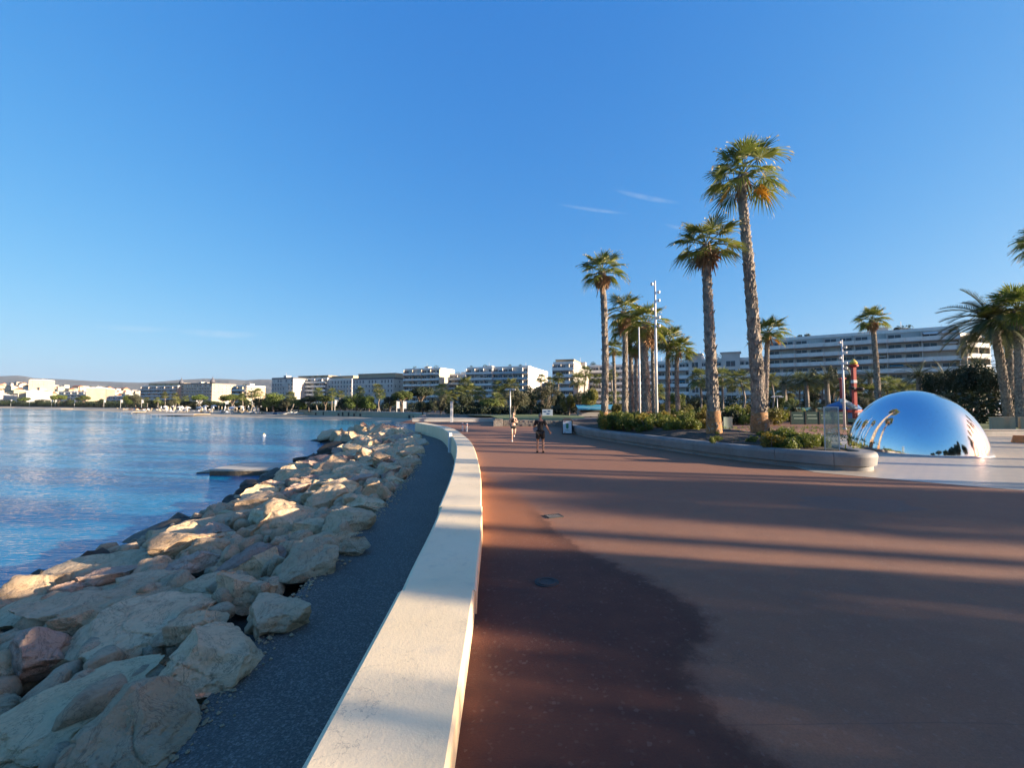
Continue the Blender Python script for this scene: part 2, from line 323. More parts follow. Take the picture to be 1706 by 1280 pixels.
# ------------------------------------------------------------------ mesh helpers
class MB:
    def __init__(s): s.v = []; s.f = []; s.mi = []; s.cur = 0
    def add(s, vs, fs, mi=None):
        o = len(s.v); s.v += [tuple(x) for x in vs]; k = s.cur if mi is None else mi
        for f in fs: s.f.append(tuple(i + o for i in f)); s.mi.append(k)
    def box(s, a, b, mi=None, rz=0, c=None):
        x0, y0, z0 = a; x1, y1, z1 = b
        vs = [Vector(p) for p in ((x0, y0, z0), (x1, y0, z0), (x1, y1, z0), (x0, y1, z0), (x0, y0, z1), (x1, y0, z1), (x1, y1, z1), (x0, y1, z1))]
        if rz:
            m = Matrix.Rotation(rz, 3, 'Z'); vs = [m @ v for v in vs]
        if c: vs = [v + Vector(c) for v in vs]
        s.add(vs, [(0, 3, 2, 1), (4, 5, 6, 7), (0, 1, 5, 4), (1, 2, 6, 5), (2, 3, 7, 6), (3, 0, 4, 7)], mi)
    def tube(s, pts, rad, n=8, mi=None, cap=True):
        pts = [Vector(p) for p in pts]
        if isinstance(rad, (int, float)): rad = [rad] * len(pts)
        vs = []
        for i, p in enumerate(pts):
            d = (pts[min(i + 1, len(pts) - 1)] - pts[max(i - 1, 0)])
            d = d.normalized() if d.length > 1e-9 else Vector((0, 0, 1))
            a = d.cross(Vector((0, 1, 0)) if abs(d.y) < .9 else Vector((1, 0, 0))).normalized(); b = d.cross(a)
            for k in range(n):
                t = 2 * math.pi * k / n; vs.append(p + (a * math.cos(t) + b * math.sin(t)) * rad[i])
        fs = []
        for i in range(len(pts) - 1):
            for k in range(n):
                k2 = (k + 1) % n; fs.append((i * n + k, i * n + k2, (i + 1) * n + k2, (i + 1) * n + k))
        if cap: fs.append(tuple(range(n - 1, -1, -1))); fs.append(tuple((len(pts) - 1) * n + k for k in range(n)))
        s.add(vs, fs, mi)
    def lathe(s, prof, n=16, c=(0, 0, 0), mi=None):
        vs = []; fs = []
        for (r, z) in prof:
            for k in range(n):
                t = 2 * math.pi * k / n; vs.append((c[0] + r * math.cos(t), c[1] + r * math.sin(t), c[2] + z))
        for i in range(len(prof) - 1):
            for k in range(n):
                k2 = (k + 1) % n; fs.append((i * n + k, i * n + k2, (i + 1) * n + k2, (i + 1) * n + k))
        fs.append(tuple(range(n - 1, -1, -1))); fs.append(tuple((len(prof) - 1) * n + k for k in range(n)))
        s.add(vs, fs, mi)
    def quad(s, a, b, c, d, mi=None): s.add((a, b, c, d), [(0, 1, 2, 3)], mi)
    def mesh(s, name, mats, smooth=False):
        me = bpy.data.meshes.new(name); me.from_pydata(s.v, [], s.f)
        for m in (mats if isinstance(mats, (list, tuple)) else [mats]): me.materials.append(m)
        if any(s.mi): me.polygons.foreach_set('material_index', s.mi)
        if smooth: me.polygons.foreach_set('use_smooth', [True] * len(me.polygons))
        me.update(); return me
    def build(s, name, mats, parent=None, smooth=False, loc=None, rz=0):
        return obj(name, s.mesh(name, mats, smooth), parent, loc, rz)
def obj(name, me, parent=None, loc=None, rz=0, scale=None):
    o = bpy.data.objects.new(name, me); COL.objects.link(o)
    if parent: o.parent = parent
    if loc is not None: o.location = loc
    if rz: o.rotation_euler = (0, 0, rz)
    if scale: o.scale = scale if not isinstance(scale, (int, float)) else (scale,) * 3
    return o
def tag(o, label, cat, group=None):
    o['label'] = label; o['category'] = cat
    if group: o['group'] = group
    return o
def structure(o): o['kind'] = 'structure'; return o
def empty(name, loc=(0, 0, 0), rz=0, label=None, cat=None, group=None, scale=None):
    o = bpy.data.objects.new(name, None); COL.objects.link(o); o.location = loc; o.rotation_euler = (0, 0, rz); o.empty_display_size = .3
    if scale: o.scale = scale if not isinstance(scale, (int, float)) else (scale,) * 3
    if label: tag(o, label, cat, group)
    return o
def at(px, d, z=0.0):
    r = ray(px, 673); return Vector((r.x / r.y * d, d, z))
def height(py, d):
    r = ray(CX, py); return CAMH + r.z / r.y * d
def ground_d(py, z=0.0): # depth where pixel row py meets level z
    r = ray(CX, py); return (z - CAMH) / r.z * r.y
def gp(px, py, z=0.0): return at(px, ground_d(py, z), z)
def lerp(a, b, t): return a + (b - a) * t
def interp(tab, x):
    if x <= tab[0][0]: return tab[0][1]
    for (a, b) in zip(tab, tab[1:]):
        if x <= b[0]: return lerp(a[1], b[1], (x - a[0]) / (b[0] - a[0]))
    return tab[-1][1]
def smooth_curve(pts, n=6, closed=False):
    P = [Vector(p) for p in pts]; out = []; N = len(P)
    for i in range(N if closed else N - 1):
        p0 = P[(i - 1) % N] if closed or i > 0 else P[i]; p1 = P[i]; p2 = P[(i + 1) % N]
        p3 = P[(i + 2) % N] if closed or i + 2 < N else p2
        for k in range(n):
            t = k / n
            out.append(.5 * (2 * p1 + (p2 - p0) * t + (2 * p0 - 5 * p1 + 4 * p2 - p3) * t * t + (3 * p1 - p0 - 3 * p2 + p3) * t ** 3))
    if not closed: out.append(P[-1])
    return out
def offset(line, dist, closed=False):
    out = []; N = len(line)
    for i, p in enumerate(line):
        a = line[i - 1] if (closed or i > 0) else line[i]; b = line[(i + 1) % N] if (closed or i < N - 1) else line[i]
        d = (b - a); d = Vector((d.x, d.y, 0)).normalized(); out.append(p + Vector((d.y, -d.x, 0)) * dist)
    return out
# ================================================================== the setting
WATER_Z, PATH_Z, WALL_TOP = -2.5, -.75, .25
def sheet(name, rows, mat, label=None):
    """a strip of quads between successive rows of points"""
    mb = MB(); n = len(rows[0])
    mb.add([p for r in rows for p in r], [(i * n + k, i * n + k + 1, (i + 1) * n + k + 1, (i + 1) * n + k) for i in range(len(rows) - 1) for k in range(n - 1)])
    me = mb.mesh(name, mat); bm = bmesh.new(); bm.from_mesh(me)
    for f in bm.faces:
        if f.normal.z < 0: f.normal_flip()
    bm.to_mesh(me); bm.free()
    return structure(obj(name, me))
water = MB()
for (x0, y0, x1, y1) in ((-5000, 128, 3000, 6000), (-5000, -300, -120, 128)): water.quad((x0, y0, WATER_Z - .05), (x1, y0, WATER_Z - .05), (x1, y1, WATER_Z - .05), (x0, y1, WATER_Z - .05))
water.quad((-120, -300, WATER_Z - .05), (-1, -300, WATER_Z - .05), (-1, 3, WATER_Z - .05), (-120, 3, WATER_Z - .05))
NR, NC = 470, 400; wv = []
for i in range(NR + 1):
    d = 3.0 * (132 / 3.0) ** (i / NR)
    for j in range(NC + 1):
        x = at(-250 + 1050 * (j / NC), d).x
        if j == 0: x = min(x, -121) if d < 128 else x
        fade = min(1, (132 - d) / 40); p = Vector((x * .8, d * 1.7 + x * .25, 0))
        z = .018 * noise.noise(p * .75) + .016 * noise.noise(p * 1.9 + Vector((7, 3, 0))) + .011 * noise.noise(p * 4.6) + .05 * noise.noise(p * .22)
        wv.append((x, d, WATER_Z + z * fade * (.75 + .5 * noise.noise(p * .03)) - .05 * (1 - fade)))
water.add(wv, [(i * (NC + 1) + j, i * (NC + 1) + j + 1, (i + 1) * (NC + 1) + j + 1, (i + 1) * (NC + 1) + j) for i in range(NR) for j in range(NC)])
structure(water.build('sea_water', M['water'], None, True))

WR = smooth_curve([(-.25, -60, 0), (-.25, -20, 0), (-.29, 0, 0), (-.34, 2.38, 0), (-.385, 4.5, 0), (-.43, 5.4, 0), (-.55, 8, 0), (-.97, 13.5, 0), (-1.9, 21.5, 0),
                   (-3.0, 27.7, 0), (-5.2, 37, 0), (-9.3, 46.5, 0)], 8)
def wr_x(d):
    for a, b in zip(WR, WR[1:]):
        if a.y <= d <= b.y: return lerp(a.x, b.x, (d - a.y) / (b.y - a.y))
    return WR[-1].x
PE = smooth_curve([(-2.6, -60, 0), (-2.6, -5, 0), (-2.75, 0, 0), (-2.95, 3.6, 0), (-3.4, 7.6, 0), (-3.76, 13, 0), (-4.3, 19, 0), (-5.2, 25.1, 0), (-7.2, 36, 0), (-9.6, 45, 0), (-12.5, 50, 0), (-16, 53, 0)], 6)
def pe_x(d):
    for a, b in zip(PE, PE[1:]):
        if a.y <= d <= b.y: return lerp(a.x, b.x, (d - a.y) / (b.y - a.y))
    return PE[-1].x - (d - PE[-1].y) * .8
def bank_z(s): return -.82 - .19 * max(0, s)

# shoreline and seafront boundary of the bay by picture column
SH = [(-420, 900), (-150, 650), (0, 464), (60, 400), (100, 345), (160, 290), (200, 250), (280, 172), (360, 163), (430, 156), (500, 143), (570, 130), (640, 119), (690, 112), (720, 106)]
CB = [(-420, 1010), (-150, 740), (0, 540), (100, 430), (200, 335), (300, 262), (400, 213), (480, 180), (560, 158), (640, 140), (690, 128), (720, 112)]
cols = [-420, -280, -150, -60, 0, 50, 100, 150, 200, 240, 280, 330, 380, 430, 480, 530, 570, 610, 650, 690, 720]
rows = []
for px in cols:
    s, c = interp(SH, px), interp(CB, px)
    flat = -1.0 if px < 470 else -2.0
    rows.append([at(px, s - 14, -3.6), at(px, s, WATER_Z + .02), at(px, lerp(s, c, .35), lerp(WATER_Z, flat, .5)), at(px, c + .3, flat)])
sheet('beach_sand', rows, M['sand'])
# land: fan from the seafront boundary out to the horizon
rows = []
for px in cols: rows.append([at(px, interp(CB, px), -.6), at(px, interp(CB, px) + 120, -.5), at(px, 6000, -.5)])
B2 = [(-15.5, 80, -.3), (-13.6, 58, -.04)] + [(p.x - .35, p.y, -.04) for p in reversed(WR) if p.y > -60] + [(-.4, -200, -.04)]
for i, b in enumerate(B2):
    a = lerp(R(-11), R(178), (i + 1) / len(B2)); v = Vector((math.sin(a), math.cos(a), 0))
    rows.append([Vector(b), Vector(b) + v * 60, Vector((v.x * 6000, v.y * 6000, -.5))])
    rows[-1][1].z = -.05
sheet('ground', rows, M['land'])
# red promenade
rows = [[Vector((p.x - .3, p.y, 0)), Vector((12, p.y, 0)), Vector((75, p.y, 0))] for p in WR] + [[Vector((-13.2, 52, 0)), Vector((12, 52, 0)), Vector((75, 52, 0))], [Vector((-13.6, 58, 0)), Vector((12, 58, 0)), Vector((75, 58, 0))]]
sheet('promenade', rows, M['prom'])
# lower path and rubble bank
WL = offset(WR, -.76)
def wl_x(d): return wr_x(d) - .72
rows = []
for i in range(0, 116):
    d = -20 + i * .6 if i < 40 else 4 + (i - 40) * .6
    rows.append([Vector((pe_x(d), d, PATH_Z)), Vector((wl_x(d) if d < 46 else wl_x(46) - (d - 46) * .9, d, PATH_Z))])
    if d > 48: break
sheet('lower_path', rows, M['asphalt'])
rows = []
for d in [-20, -8, -2, 1, 3, 6, 9, 12, 16, 20, 25, 30, 36, 42, 47, 52, 56]:
    x = pe_x(d); rows.append([Vector((x + .02, d, PATH_Z - .015))] + [Vector((x - s, d + s * .12, bank_z(s) - .25)) for s in (.25, 2, 4, 6, 8, 10, 12, 16)])
rows.append([p + Vector((0, 12, -2.5)) for p in rows[-1]])
sheet('rubble_bank', rows, M['rubble'])

# ---- sea wall of cream painted concrete, cast in sections
def sweep(line, prof, closed=False):
    """prof: (offset to the left of the line, z)"""
    mb = MB(); N = len(line); P = len(prof); vs = []
    for i, p in enumerate(line):
        a = line[i - 1] if (closed or i > 0) else line[i]; b = line[(i + 1) % N] if (closed or i < N - 1) else line[i]
        d = (b - a); d = Vector((d.x, d.y, 0)).normalized(); nl = Vector((-d.y, d.x, 0))
        for (o, z) in prof: vs.append(p + nl * o + Vector((0, 0, z)))
    fs = []
    for i in range(N if closed else N - 1):
        j = (i + 1) % N
        for k in range(P):
            k2 = (k + 1) % P; fs.append((i * P + k, i * P + k2, j * P + k2, j * P + k))
    if not closed: fs.append(tuple(range(P))); fs.append(tuple((N - 1) * P + k for k in range(P - 1, -1, -1)))
    mb.add(vs, fs); return mb
sea_wall = empty('sea_wall', (0, 0, 0), 0, 'long curving cream painted concrete wall between the red promenade and the lower grey path', 'wall')
cuts = [-60, -20, -6, -1.4, 2.42, 4.75, 8.6, 12.3, 16, 19.6, 23, 26.2, 29.4, 32.4, 35.2, 38, 40.4, 42.6, 44.6, 46.5]
random.seed(5)
for i, (a, b) in enumerate(zip(cuts, cuts[1:])):
    n = 7; ln = [Vector((wr_x(lerp(a + (.014 if 2 < a < 3 else .002), b - (.014 if 2 < b < 3 else .002), k / n)), lerp(a + (.014 if 2 < a < 3 else .002), b - (.014 if 2 < b < 3 else .002), k / n), 0)) for k in range(n + 1)]
    o = random.uniform(-.005, .005); wd = .80 + random.uniform(-.012, .012); e = .022
    if abs(a - 2.42) < .1: o = .0
    if abs(a - 4.75) < .1: o = -.022
    zt = WALL_TOP + random.uniform(-.003, .003)
    sweep(ln, [(o - .004, -.1), (o, zt - e), (o + e, zt), (o + wd - e * 1.6, zt), (o + wd, zt - e), (o + wd + .03, -.9)]).build('wall_section', M['seawall'], sea_wall)

# ---- mountains and low hill beyond the bay
def ridge(name, prof, d, depth, mat, amp, px0, px1, seed, label=None):
    rows = []; n = 90
    for i in range(n + 1):
        px = lerp(px0, px1, i / n); top = height(interp(prof, px), d) * min(1, (i + .2) / 14) ** .7; r = []
        for k in range(11):
            t = k / 10; dd = d - depth * (1 - t); p = at(px, dd)
            z = top * (t ** .8) * (1 if k == 10 else 1) + amp * noise.noise(Vector((px * .02, t * 4, seed))) * math.sin(t * 3.1)
            p.z = max(-.7 if k else -5, z); r.append(p)
        b = at(px, d + depth * .7); b.z = -5; r.append(b); rows.append(r)
    return sheet(name, rows, mat)
ridge('mountains', [(-400, 628), (-100, 628), (0, 627), (20, 626), (36, 626), (50, 630), (75, 631), (100, 632), (150, 635), (200, 637), (240, 638), (280, 635), (300, 633), (340, 631), (385, 632), (405, 634), (440, 632), (480, 634), (600, 640), (760, 650)], 4600, 1200, M['mountain'], 45, -420, 800, 3)
ridge('hill', [(-400, 640), (-100, 641), (0, 643), (30, 640), (60, 643), (100, 645), (160, 648), (230, 654), (330, 662), (480, 669)], 1150, 520, M['hill'], 3, -420, 480, 8)

# ---- boulders of the breakwater bank
def rock_mesh(name, seed, mat, sub=3, dims=(1, 1, 1), cuts=11, rough=.06, slab=False):
    rnd = random.Random(seed); bm = bmesh.new(); bmesh.ops.create_icosphere(bm, subdivisions=sub, radius=1)
    planes = []
    for k in range(cuts):
        n = Vector((rnd.gauss(0, 1), rnd.gauss(0, 1), rnd.gauss(0, .8))).normalized(); planes.append((n, rnd.uniform(.42, .74)))
    if slab: planes.append((Vector((rnd.uniform(-.1, .1), rnd.uniform(-.1, .1), 1)).normalized(), .36))
    off = Vector((seed * 3.7 % 91, seed * 1.3 % 57, 0)); bed = Vector((rnd.uniform(-.3, .3), rnd.uniform(-.3, .3), 1)).normalized()
    for v in bm.verts:
        c = v.co * 1.12
        c += Vector((noise.noise(c * 1.3 + off), noise.noise(c * 1.3 + off + Vector((9, 0, 0))), noise.noise(c * 1.3 + off + Vector((0, 9, 0))))) * .16
        for n, h in planes:
            q = c.dot(n)
            if q > h: c -= n * (q - h) * .97
        nn = c.normalized()
        fr = noise.fractal(c * 2.2 + off, .9, 2.1, 7)
        ch = max(0, noise.noise(c * 1.7 + off * 1.7) - .12)                       # broken patches
        st = abs(math.fmod(c.dot(bed) * 6 + noise.noise(c * 2 + off) * 1.2 + 50, 1.0) - .5)   # bedding layers
        crack = max(0, .045 - abs(noise.noise(c * 1.25 + off * 2.3))) * 2.0
        c += nn * (fr * rough * 1.5 - ch * rough * 3.2 * (.4 + 1.2 * abs(noise.noise(c * 7 + off))) - (.12 - min(.12, st)) * rough * 2.4 * max(0, noise.noise(c * .9 - off) + .25) - crack * rough * 9)
        v.co = Vector((c.x * dims[0] * 1.22, c.y * dims[1] * 1.22, c.z * dims[2] * 1.3))
    me = bpy.data.meshes.new(name); bm.to_mesh(me); bm.free(); me.materials.append(M[mat])
    me.polygons.foreach_set('use_smooth', [True] * len(me.polygons)); me.update()
    try: me.set_sharp_from_angle(angle=R(32))
    except Exception: pass
    return me
def bank_hit(px, py, up=.2):
    r = ray(px, py); o = Vector((0, 0, CAMH)); t = .5
    while t < 200:
        p = o + r * t; s = (pe_x(p.y) - p.x) * .96
        if p.z <= bank_z(s) + up: return p
        t += .02
    return p
placed = []
# px, py, width px, depth/width, height/width, material, yaw, tilt x, tilt y, slab, seed, label
HERO = [
 (75, 1190, 330, 1.05, .36, 'rock_pale', 25, 4, -6, 1, 11, 'broad flat greenish tan slab at the lower left, largest of the near boulders'),
 (205, 1225, 235, .95, .62, 'rock', -20, 0, 0, 0, 12, 'rounded warm tan boulder with pale veins beside the path, nearest the camera'),
 (330, 1105, 235, .8, .55, 'rock_grey', 20, -4, 0, 0, 13, 'rough grey boulder with an overhanging lower edge beside the grey path'),
 (225, 1040, 255, .85, .5, 'rock_grey', 35, 8, -8, 1, 14, 'large tilted smooth grey slab with a pale ridge behind the flat tan slab'),
 (66, 1082, 112, .9, .8, 'rock_pink', 10, 0, 0, 0, 15, 'pinkish grey boulder with a reddish broken face at the left edge'),
 (450, 1015, 150, .8, .55, 'rock_grey', -30, 0, 0, 0, 16, 'smooth greenish grey boulder leaning against the path edge'),
 (512, 928, 128, .8, .7, 'rock', 15, 0, 0, 0, 17, 'big blocky tan grey boulder with a pitted front face beside the path'),
 (395, 972, 108, .9, .8, 'rock_grey', -10, 0, 4, 0, 18, 'upright pale grey boulder with a pointed top in the second row from the path'),
 (332, 1035, 92, .8, .7, 'rock_grey', 30, 0, 0, 0, 19, 'small grey boulder wedged between the grey slab and the rough boulder'),
 (190, 935, 200, .75, .42, 'rock', 22, 10, -8, 1, 20, 'large sunlit tan slab at the water side with a long crack'),
 (35, 1010, 150, .8, .45, 'rock', 15, 8, -6, 1, 21, 'brown tan slab at the left edge just above the water'),
 (140, 1000, 175, .7, .42, 'rock_grey', 0, 0, 0, 0, 22, 'dark craggy pitted boulder between two tan slabs near the water'),
 (5, 1095, 95, 1, .9, 'rock_grey', 40, 0, 0, 0, 23, 'rounded grey boulder cut off by the left edge'),
 (568, 872, 122, .75, .55, 'rock', -15, 0, 0, 0, 24, 'broad low boulder with a dark pitted side next to the path'),
 (318, 928, 112, .7, .5, 'rock_pink', 20, 5, -5, 0, 25, 'reddish brown boulder with a sunlit stripe across its top'),
 (262, 888, 70, .8, .75, 'rock_pale', 0, 0, 0, 0, 26, 'pale yellow block with squared faces above the tan slab'),
 (432, 930, 80, .8, .8, 'rock', 40, 0, 0, 0, 27, 'brown knobbly boulder behind the upright grey one'),
 (480, 868, 110, .75, .5, 'rock_grey', 10, 0, 0, 0, 28, 'low grey boulder in the middle of the bank behind the blocky tan one'),
 (585, 905, 62, .8, .7, 'rock_grey', 0, 0, 0, 0, 29, 'small grey block at the path edge between two bigger boulders'),
 (330, 870, 150, .7, .4, 'rock', 15, 6, -6, 1, 30, 'long smooth grey tan slab sloping to the water behind the yellow block'),
 (610, 835, 75, .8, .6, 'rock', -10, 0, 0, 0, 31, 'tan boulder with a rounded top by the path, past the broad low one'),
 (430, 822, 92, .65, .5, 'rock_pale', 5, 0, 0, 0, 32, 'squared sunlit yellow block at the water side above the jetty root'),
]
for (px, py, wpx, dr, hr, mt, yaw, tx, ty, slab, seed, label) in HERO:
    p = bank_hit(px, py, .3); wd = wpx * p.y / FPX; wd *= .84; dims = (wd * .54, wd * .54 * dr, wd * .5 * hr * .9)
    o = obj('boulder', rock_mesh('boulder', seed, mt, 6 if wpx > 180 else 5, dims, 12, .06, slab), None, (p.x, p.y + .12 * wd, p.z - dims[2] * .6))
    o.rotation_euler = (R(tx), R(ty), R(yaw)); tag(o, label, 'boulder', 'boulders of the breakwater'); placed.append((p.x, p.y + .12 * wd, wd * .5))
protos = [rock_mesh('boulder', 100 + k, ('rock', 'rock_grey', 'rock', 'rock_pale', 'rock_grey', 'rock', 'rock_pink')[k % 7], 5, (1, .8, .66), 10 + k % 4, .07, k % 4 == 0) for k in range(14)]
wetp = [rock_mesh('boulder', 200 + k, 'rock_wet', 3, (1, .8, .6), 11, .07) for k in range(4)]
random.seed(77); cand = []
d = 1.0
while d < 55:
    sp = .86 + d * .016; s = .3; smax = interp([(2, 7.8), (11, 8.0), (18, 8.9), (27, 9.4), (42, 8.2), (54, 6)], d)
    while s < smax:
        ss = s + random.uniform(-.3, .3); dd = d + random.uniform(-.4, .4) * sp
        cand.append((pe_x(dd) - ss, dd + ss * .12, ss, sp, ss > smax - 1.0)); s += sp * random.uniform(.72, 1.0)
    d += sp * .8
cand.sort(key=lambda c: c[1]); solo = 0; FARB = MB(); lowp = [rock_mesh('boulder', 300 + k, 'rock', 3, (1, .8, .66), 11, .06) for k in range(6)]
for (x, y, s, sp, wet) in cand:
    r = sp * random.uniform(.48, .9) * (.8 if s < 1 else 1) * (1.15 if s > 5 else 1)
    if y < 22 and any((x - a) ** 2 + (y - b) ** 2 < ((r + c) * .60) ** 2 for a, b, c in placed): continue
    if s - r * .8 < 0: x -= (r * .8 - s); s = r * .8
    if solo >= 275:
        me = random.choice(lowp); mt = Matrix.Rotation(random.uniform(0, 6.28), 3, 'Z'); zz = bank_z(s) + r * random.uniform(-.1, .12); h = random.uniform(.75, 1.1)
        FARB.add([mt @ Vector((v.co.x * r, v.co.y * r, v.co.z * r * h)) + Vector((x, y, zz)) for v in me.vertices], [tuple(f.vertices) for f in me.polygons]); continue
    solo += 1
    o = obj('boulder', random.choice(wetp if wet else protos), None, (x, y, bank_z(s) + r * random.uniform(-.1, .12) - (.15 if wet else 0)))
    o.scale = (r * 1.08, r, r * random.uniform(.75, 1.15)); o.rotation_euler = (random.uniform(-.25, .25), random.uniform(-.3, .1), random.uniform(0, 6.28))
    placed.append((x, y, r * .9))
    if wet: lb = 'dark wet boulder at the waterline of the breakwater'
    elif s < 2.2: lb = 'grey tan boulder bordering the lower grey path'
    elif y < 13: lb = 'tan limestone boulder inside the nearer part of the rock bank'
    else: lb = 'tan limestone boulder in the middle stretch of the rock bank'
    tag(o, lb, 'boulder', 'boulders of the breakwater')
o = FARB.build('boulders', M['rock'], None, True); o['kind'] = 'stuff'; o['label'] = 'far end of the breakwater bank with its mass of small looking boulders'
RB = MB(); lows = [rock_mesh('rubble', 400 + k, 'rock', 2, (1, .8, .7), 8, .04) for k in range(6)]
for k in range(1500):
    d = 1.5 + 38 * random.random() ** 1.5; sq = random.uniform(-.05, 8.2); r = random.uniform(.10, .30); me = random.choice(lows); mt = Matrix.Rotation(random.uniform(0, 6.28), 3, 'Z') @ Matrix.Rotation(random.uniform(-.6, .6), 3, 'X')
    o_ = Vector((pe_x(d) - sq - r, d + sq * .12, bank_z(sq) - .08 + random.uniform(-.05, .22))); RB.add([mt @ v.co * r + o_ for v in me.vertices], [tuple(f.vertices) for f in me.polygons])
o = RB.build('rubble', M['rock_grey'], None, True); o['kind'] = 'stuff'; o['label'] = 'small broken stones filling the gaps between the boulders'
random.seed(19); mb = MB()
for k in range(2600):
    d = 1.2 + 26 * random.random() ** 1.8
    if random.random() < .72: x = pe_x(d) + abs(random.gauss(0, .16)) - .04
    else: x = wl_x(d) - .06 - abs(random.gauss(0, .09))
    r = random.choice((.008, .012, .018, .03)) * random.uniform(.7, 1.4); c = Vector((x, d, PATH_Z + r * .4)); vs = []
    for q in ((1, 0, 0), (0, 1, 0), (-1, 0, 0), (0, -1, 0), (0, 0, .7), (0, 0, -.7)): vs.append(c + Vector(q) * r * random.uniform(.7, 1.3))
    mb.add(vs, [(0, 1, 4), (1, 2, 4), (2, 3, 4), (3, 0, 4), (1, 0, 5), (2, 1, 5), (3, 2, 5), (0, 3, 5)])
o = mb.build('gravel', M['rock']); o['kind'] = 'stuff'; o['label'] = 'loose stone chips along both edges of the lower grey path'
# ================================================================== plants
def leaf_cloud(mb, clumps, n, size, seed, flat=0.0, mi=None):
    rnd = random.Random(seed); tot = sum(c[3] ** 2 for c in clumps)
    for (cx, cy, cz, r, *sq) in clumps:
        sz = sq[0] if sq else .8
        for _ in range(max(4, int(n * r * r / tot))):
            v = Vector((rnd.gauss(0, 1), rnd.gauss(0, 1), rnd.gauss(0, 1))).normalized()
            q = r * (.45 + .62 * rnd.random() ** .55); p = Vector((cx + v.x * q, cy + v.y * q, cz + v.z * q * sz))
            nrm = (v + Vector((rnd.gauss(0, .6), rnd.gauss(0, .6), rnd.gauss(0, .6) + flat))).normalized()
            a = nrm.orthogonal().normalized(); a = Matrix.Rotation(rnd.uniform(0, 6.28), 3, nrm) @ a; b = nrm.cross(a)
            l = size * rnd.uniform(.6, 1.5); wd = l * rnd.uniform(.35, .6)
            mb.add((p - a * l * .5, p + b * wd * .5 + nrm * l * .1, p + a * l * .5, p - b * wd * .5 + nrm * l * .1), [(0, 1, 2, 3)], mi)

def fan_leaf(mb, base, d, lp, rb, nseg, rnd, droop=.35, mi=0, dry=None):
    d = d.normalized(); side = d.cross(Vector((0, 0, 1)))
    side = side.normalized() if side.length > .05 else Vector((rnd.uniform(-1, 1), rnd.uniform(-1, 1), 0)).normalized()
    side = (side + Vector((0, 0, rnd.uniform(-.35, .35)))).normalized()
    hub = base + d * lp + Vector((0, 0, -lp * lp * .06)); hz_ = math.sqrt(max(0, 1 - d.z * d.z)); dd = (d + Vector((0, 0, -.26 * hz_))).normalized()
    mb.tube([base, base + d * lp * .5, hub], [.028 * rb, .022 * rb, .016 * rb], 4, mi, False)
    nrm = side.cross(dd).normalized()
    for k in range(nseg):
        a = lerp(-1.75, 1.75, (k + .5) / nseg) + rnd.uniform(-.04, .04); L = rb * (1 - .22 * abs(a) / 2.0) * rnd.uniform(.88, 1.1)
        u = (dd * math.cos(a) + side * math.sin(a)).normalized(); vdir = nrm.cross(u); fold = nrm * (.10 * rb * (abs(a) / 2) ** 1.5)
        wv = L * 1.75 / nseg * .95
        mid = hub + u * L * .55 + fold; tip = hub + u * L + fold * 1.6 + Vector((0, 0, -droop * (.35 + .65 * hz_) * L * rnd.uniform(.4, 1.1)))
        mb.add((hub, mid + vdir * wv * .5, mid - nrm * .03 * rb, mid - vdir * wv * .5, tip), [(0, 3, 2), (0, 2, 1), (3, 4, 2), (2, 4, 1)], mi)
        if dry is not None and rnd.random() < .5:
            q = tip + (u * .06 + Vector((0, 0, -.14 * rnd.random()))) * rb
            mb.add((tip, lerp(mid, tip, .7) + vdir * wv * .12, q), [(0, 1, 2)], dry)

def fan_crown(seed, nleaf, R_, nseg=22, low=-.65, dry=None, mi=0):
    rnd = random.Random(seed); mb = MB()
    for i in range(nleaf):
        t = (i + .5) / nleaf; el = math.asin(max(-1, min(1, lerp(.99, low, t ** 1.15)))) + rnd.uniform(-.12, .12); az = i * 2.39996 + rnd.uniform(-.3, .3)
        d = Vector((math.cos(az) * math.cos(el), math.sin(az) * math.cos(el), math.sin(el)))
        L = R_ * rnd.uniform(.85, 1.1) * (.85 + .15 * math.cos(el)); lp = L * (.34 + .12 * math.cos(el)); rb = L - lp
        fan_leaf(mb, Vector((0, 0, .12 * R_ * (1 - t))) + d * .06 * R_, d, lp, rb * 1.1, nseg, rnd, .22 + .25 * t, mi, dry)
    return mb
def pinnate_crown(seed, nleaf, R_, npair=26, low=-.45):
    rnd = random.Random(seed); mb = MB()
    for i in range(nleaf):
        t = (i + .5) / nleaf; el = math.asin(lerp(.98, low, t)) + rnd.uniform(-.1, .1); az = i * 2.39996 + rnd.uniform(-.3, .3)
        d = Vector((math.cos(az) * math.cos(el), math.sin(az) * math.cos(el), math.sin(el))); L = R_ * rnd.uniform(.9, 1.15)
        pts = []; p = Vector((0, 0, 0)); dr = d.copy()
        for k in range(8):
            pts.append(p.copy()); p = p + dr * L / 7; dr = (dr + Vector((0, 0, -.17))).normalized()
        mb.tube(pts, [.03 * R_ * .4 * (1 - k / 9) + .004 for k in range(8)], 4, 0, False)
        for k in range(npair):
            q = .12 + .86 * k / npair; fi = q * 7; j = min(6, int(fi)); c = pts[j].lerp(pts[j + 1], fi - j); tg = (pts[j + 1] - pts[j]).normalized()
            sd = tg.cross(Vector((0, 0, 1))); sd = sd.normalized() if sd.length > .05 else Vector((1, 0, 0)); up = sd.cross(tg)
            ll = .27 * R_ * math.sin(.35 + 2.5 * q) * rnd.uniform(.85, 1.1)
            for s in (-1, 1):
                e = c + (sd * s * .8 + tg * .5 + up * .35).normalized() * ll + Vector((0, 0, -.18 * ll)); wv = tg * .028 * R_
                mb.add((c - wv * .5, c + wv * .5, e), [(0, 1, 2)], 0)
    return mb
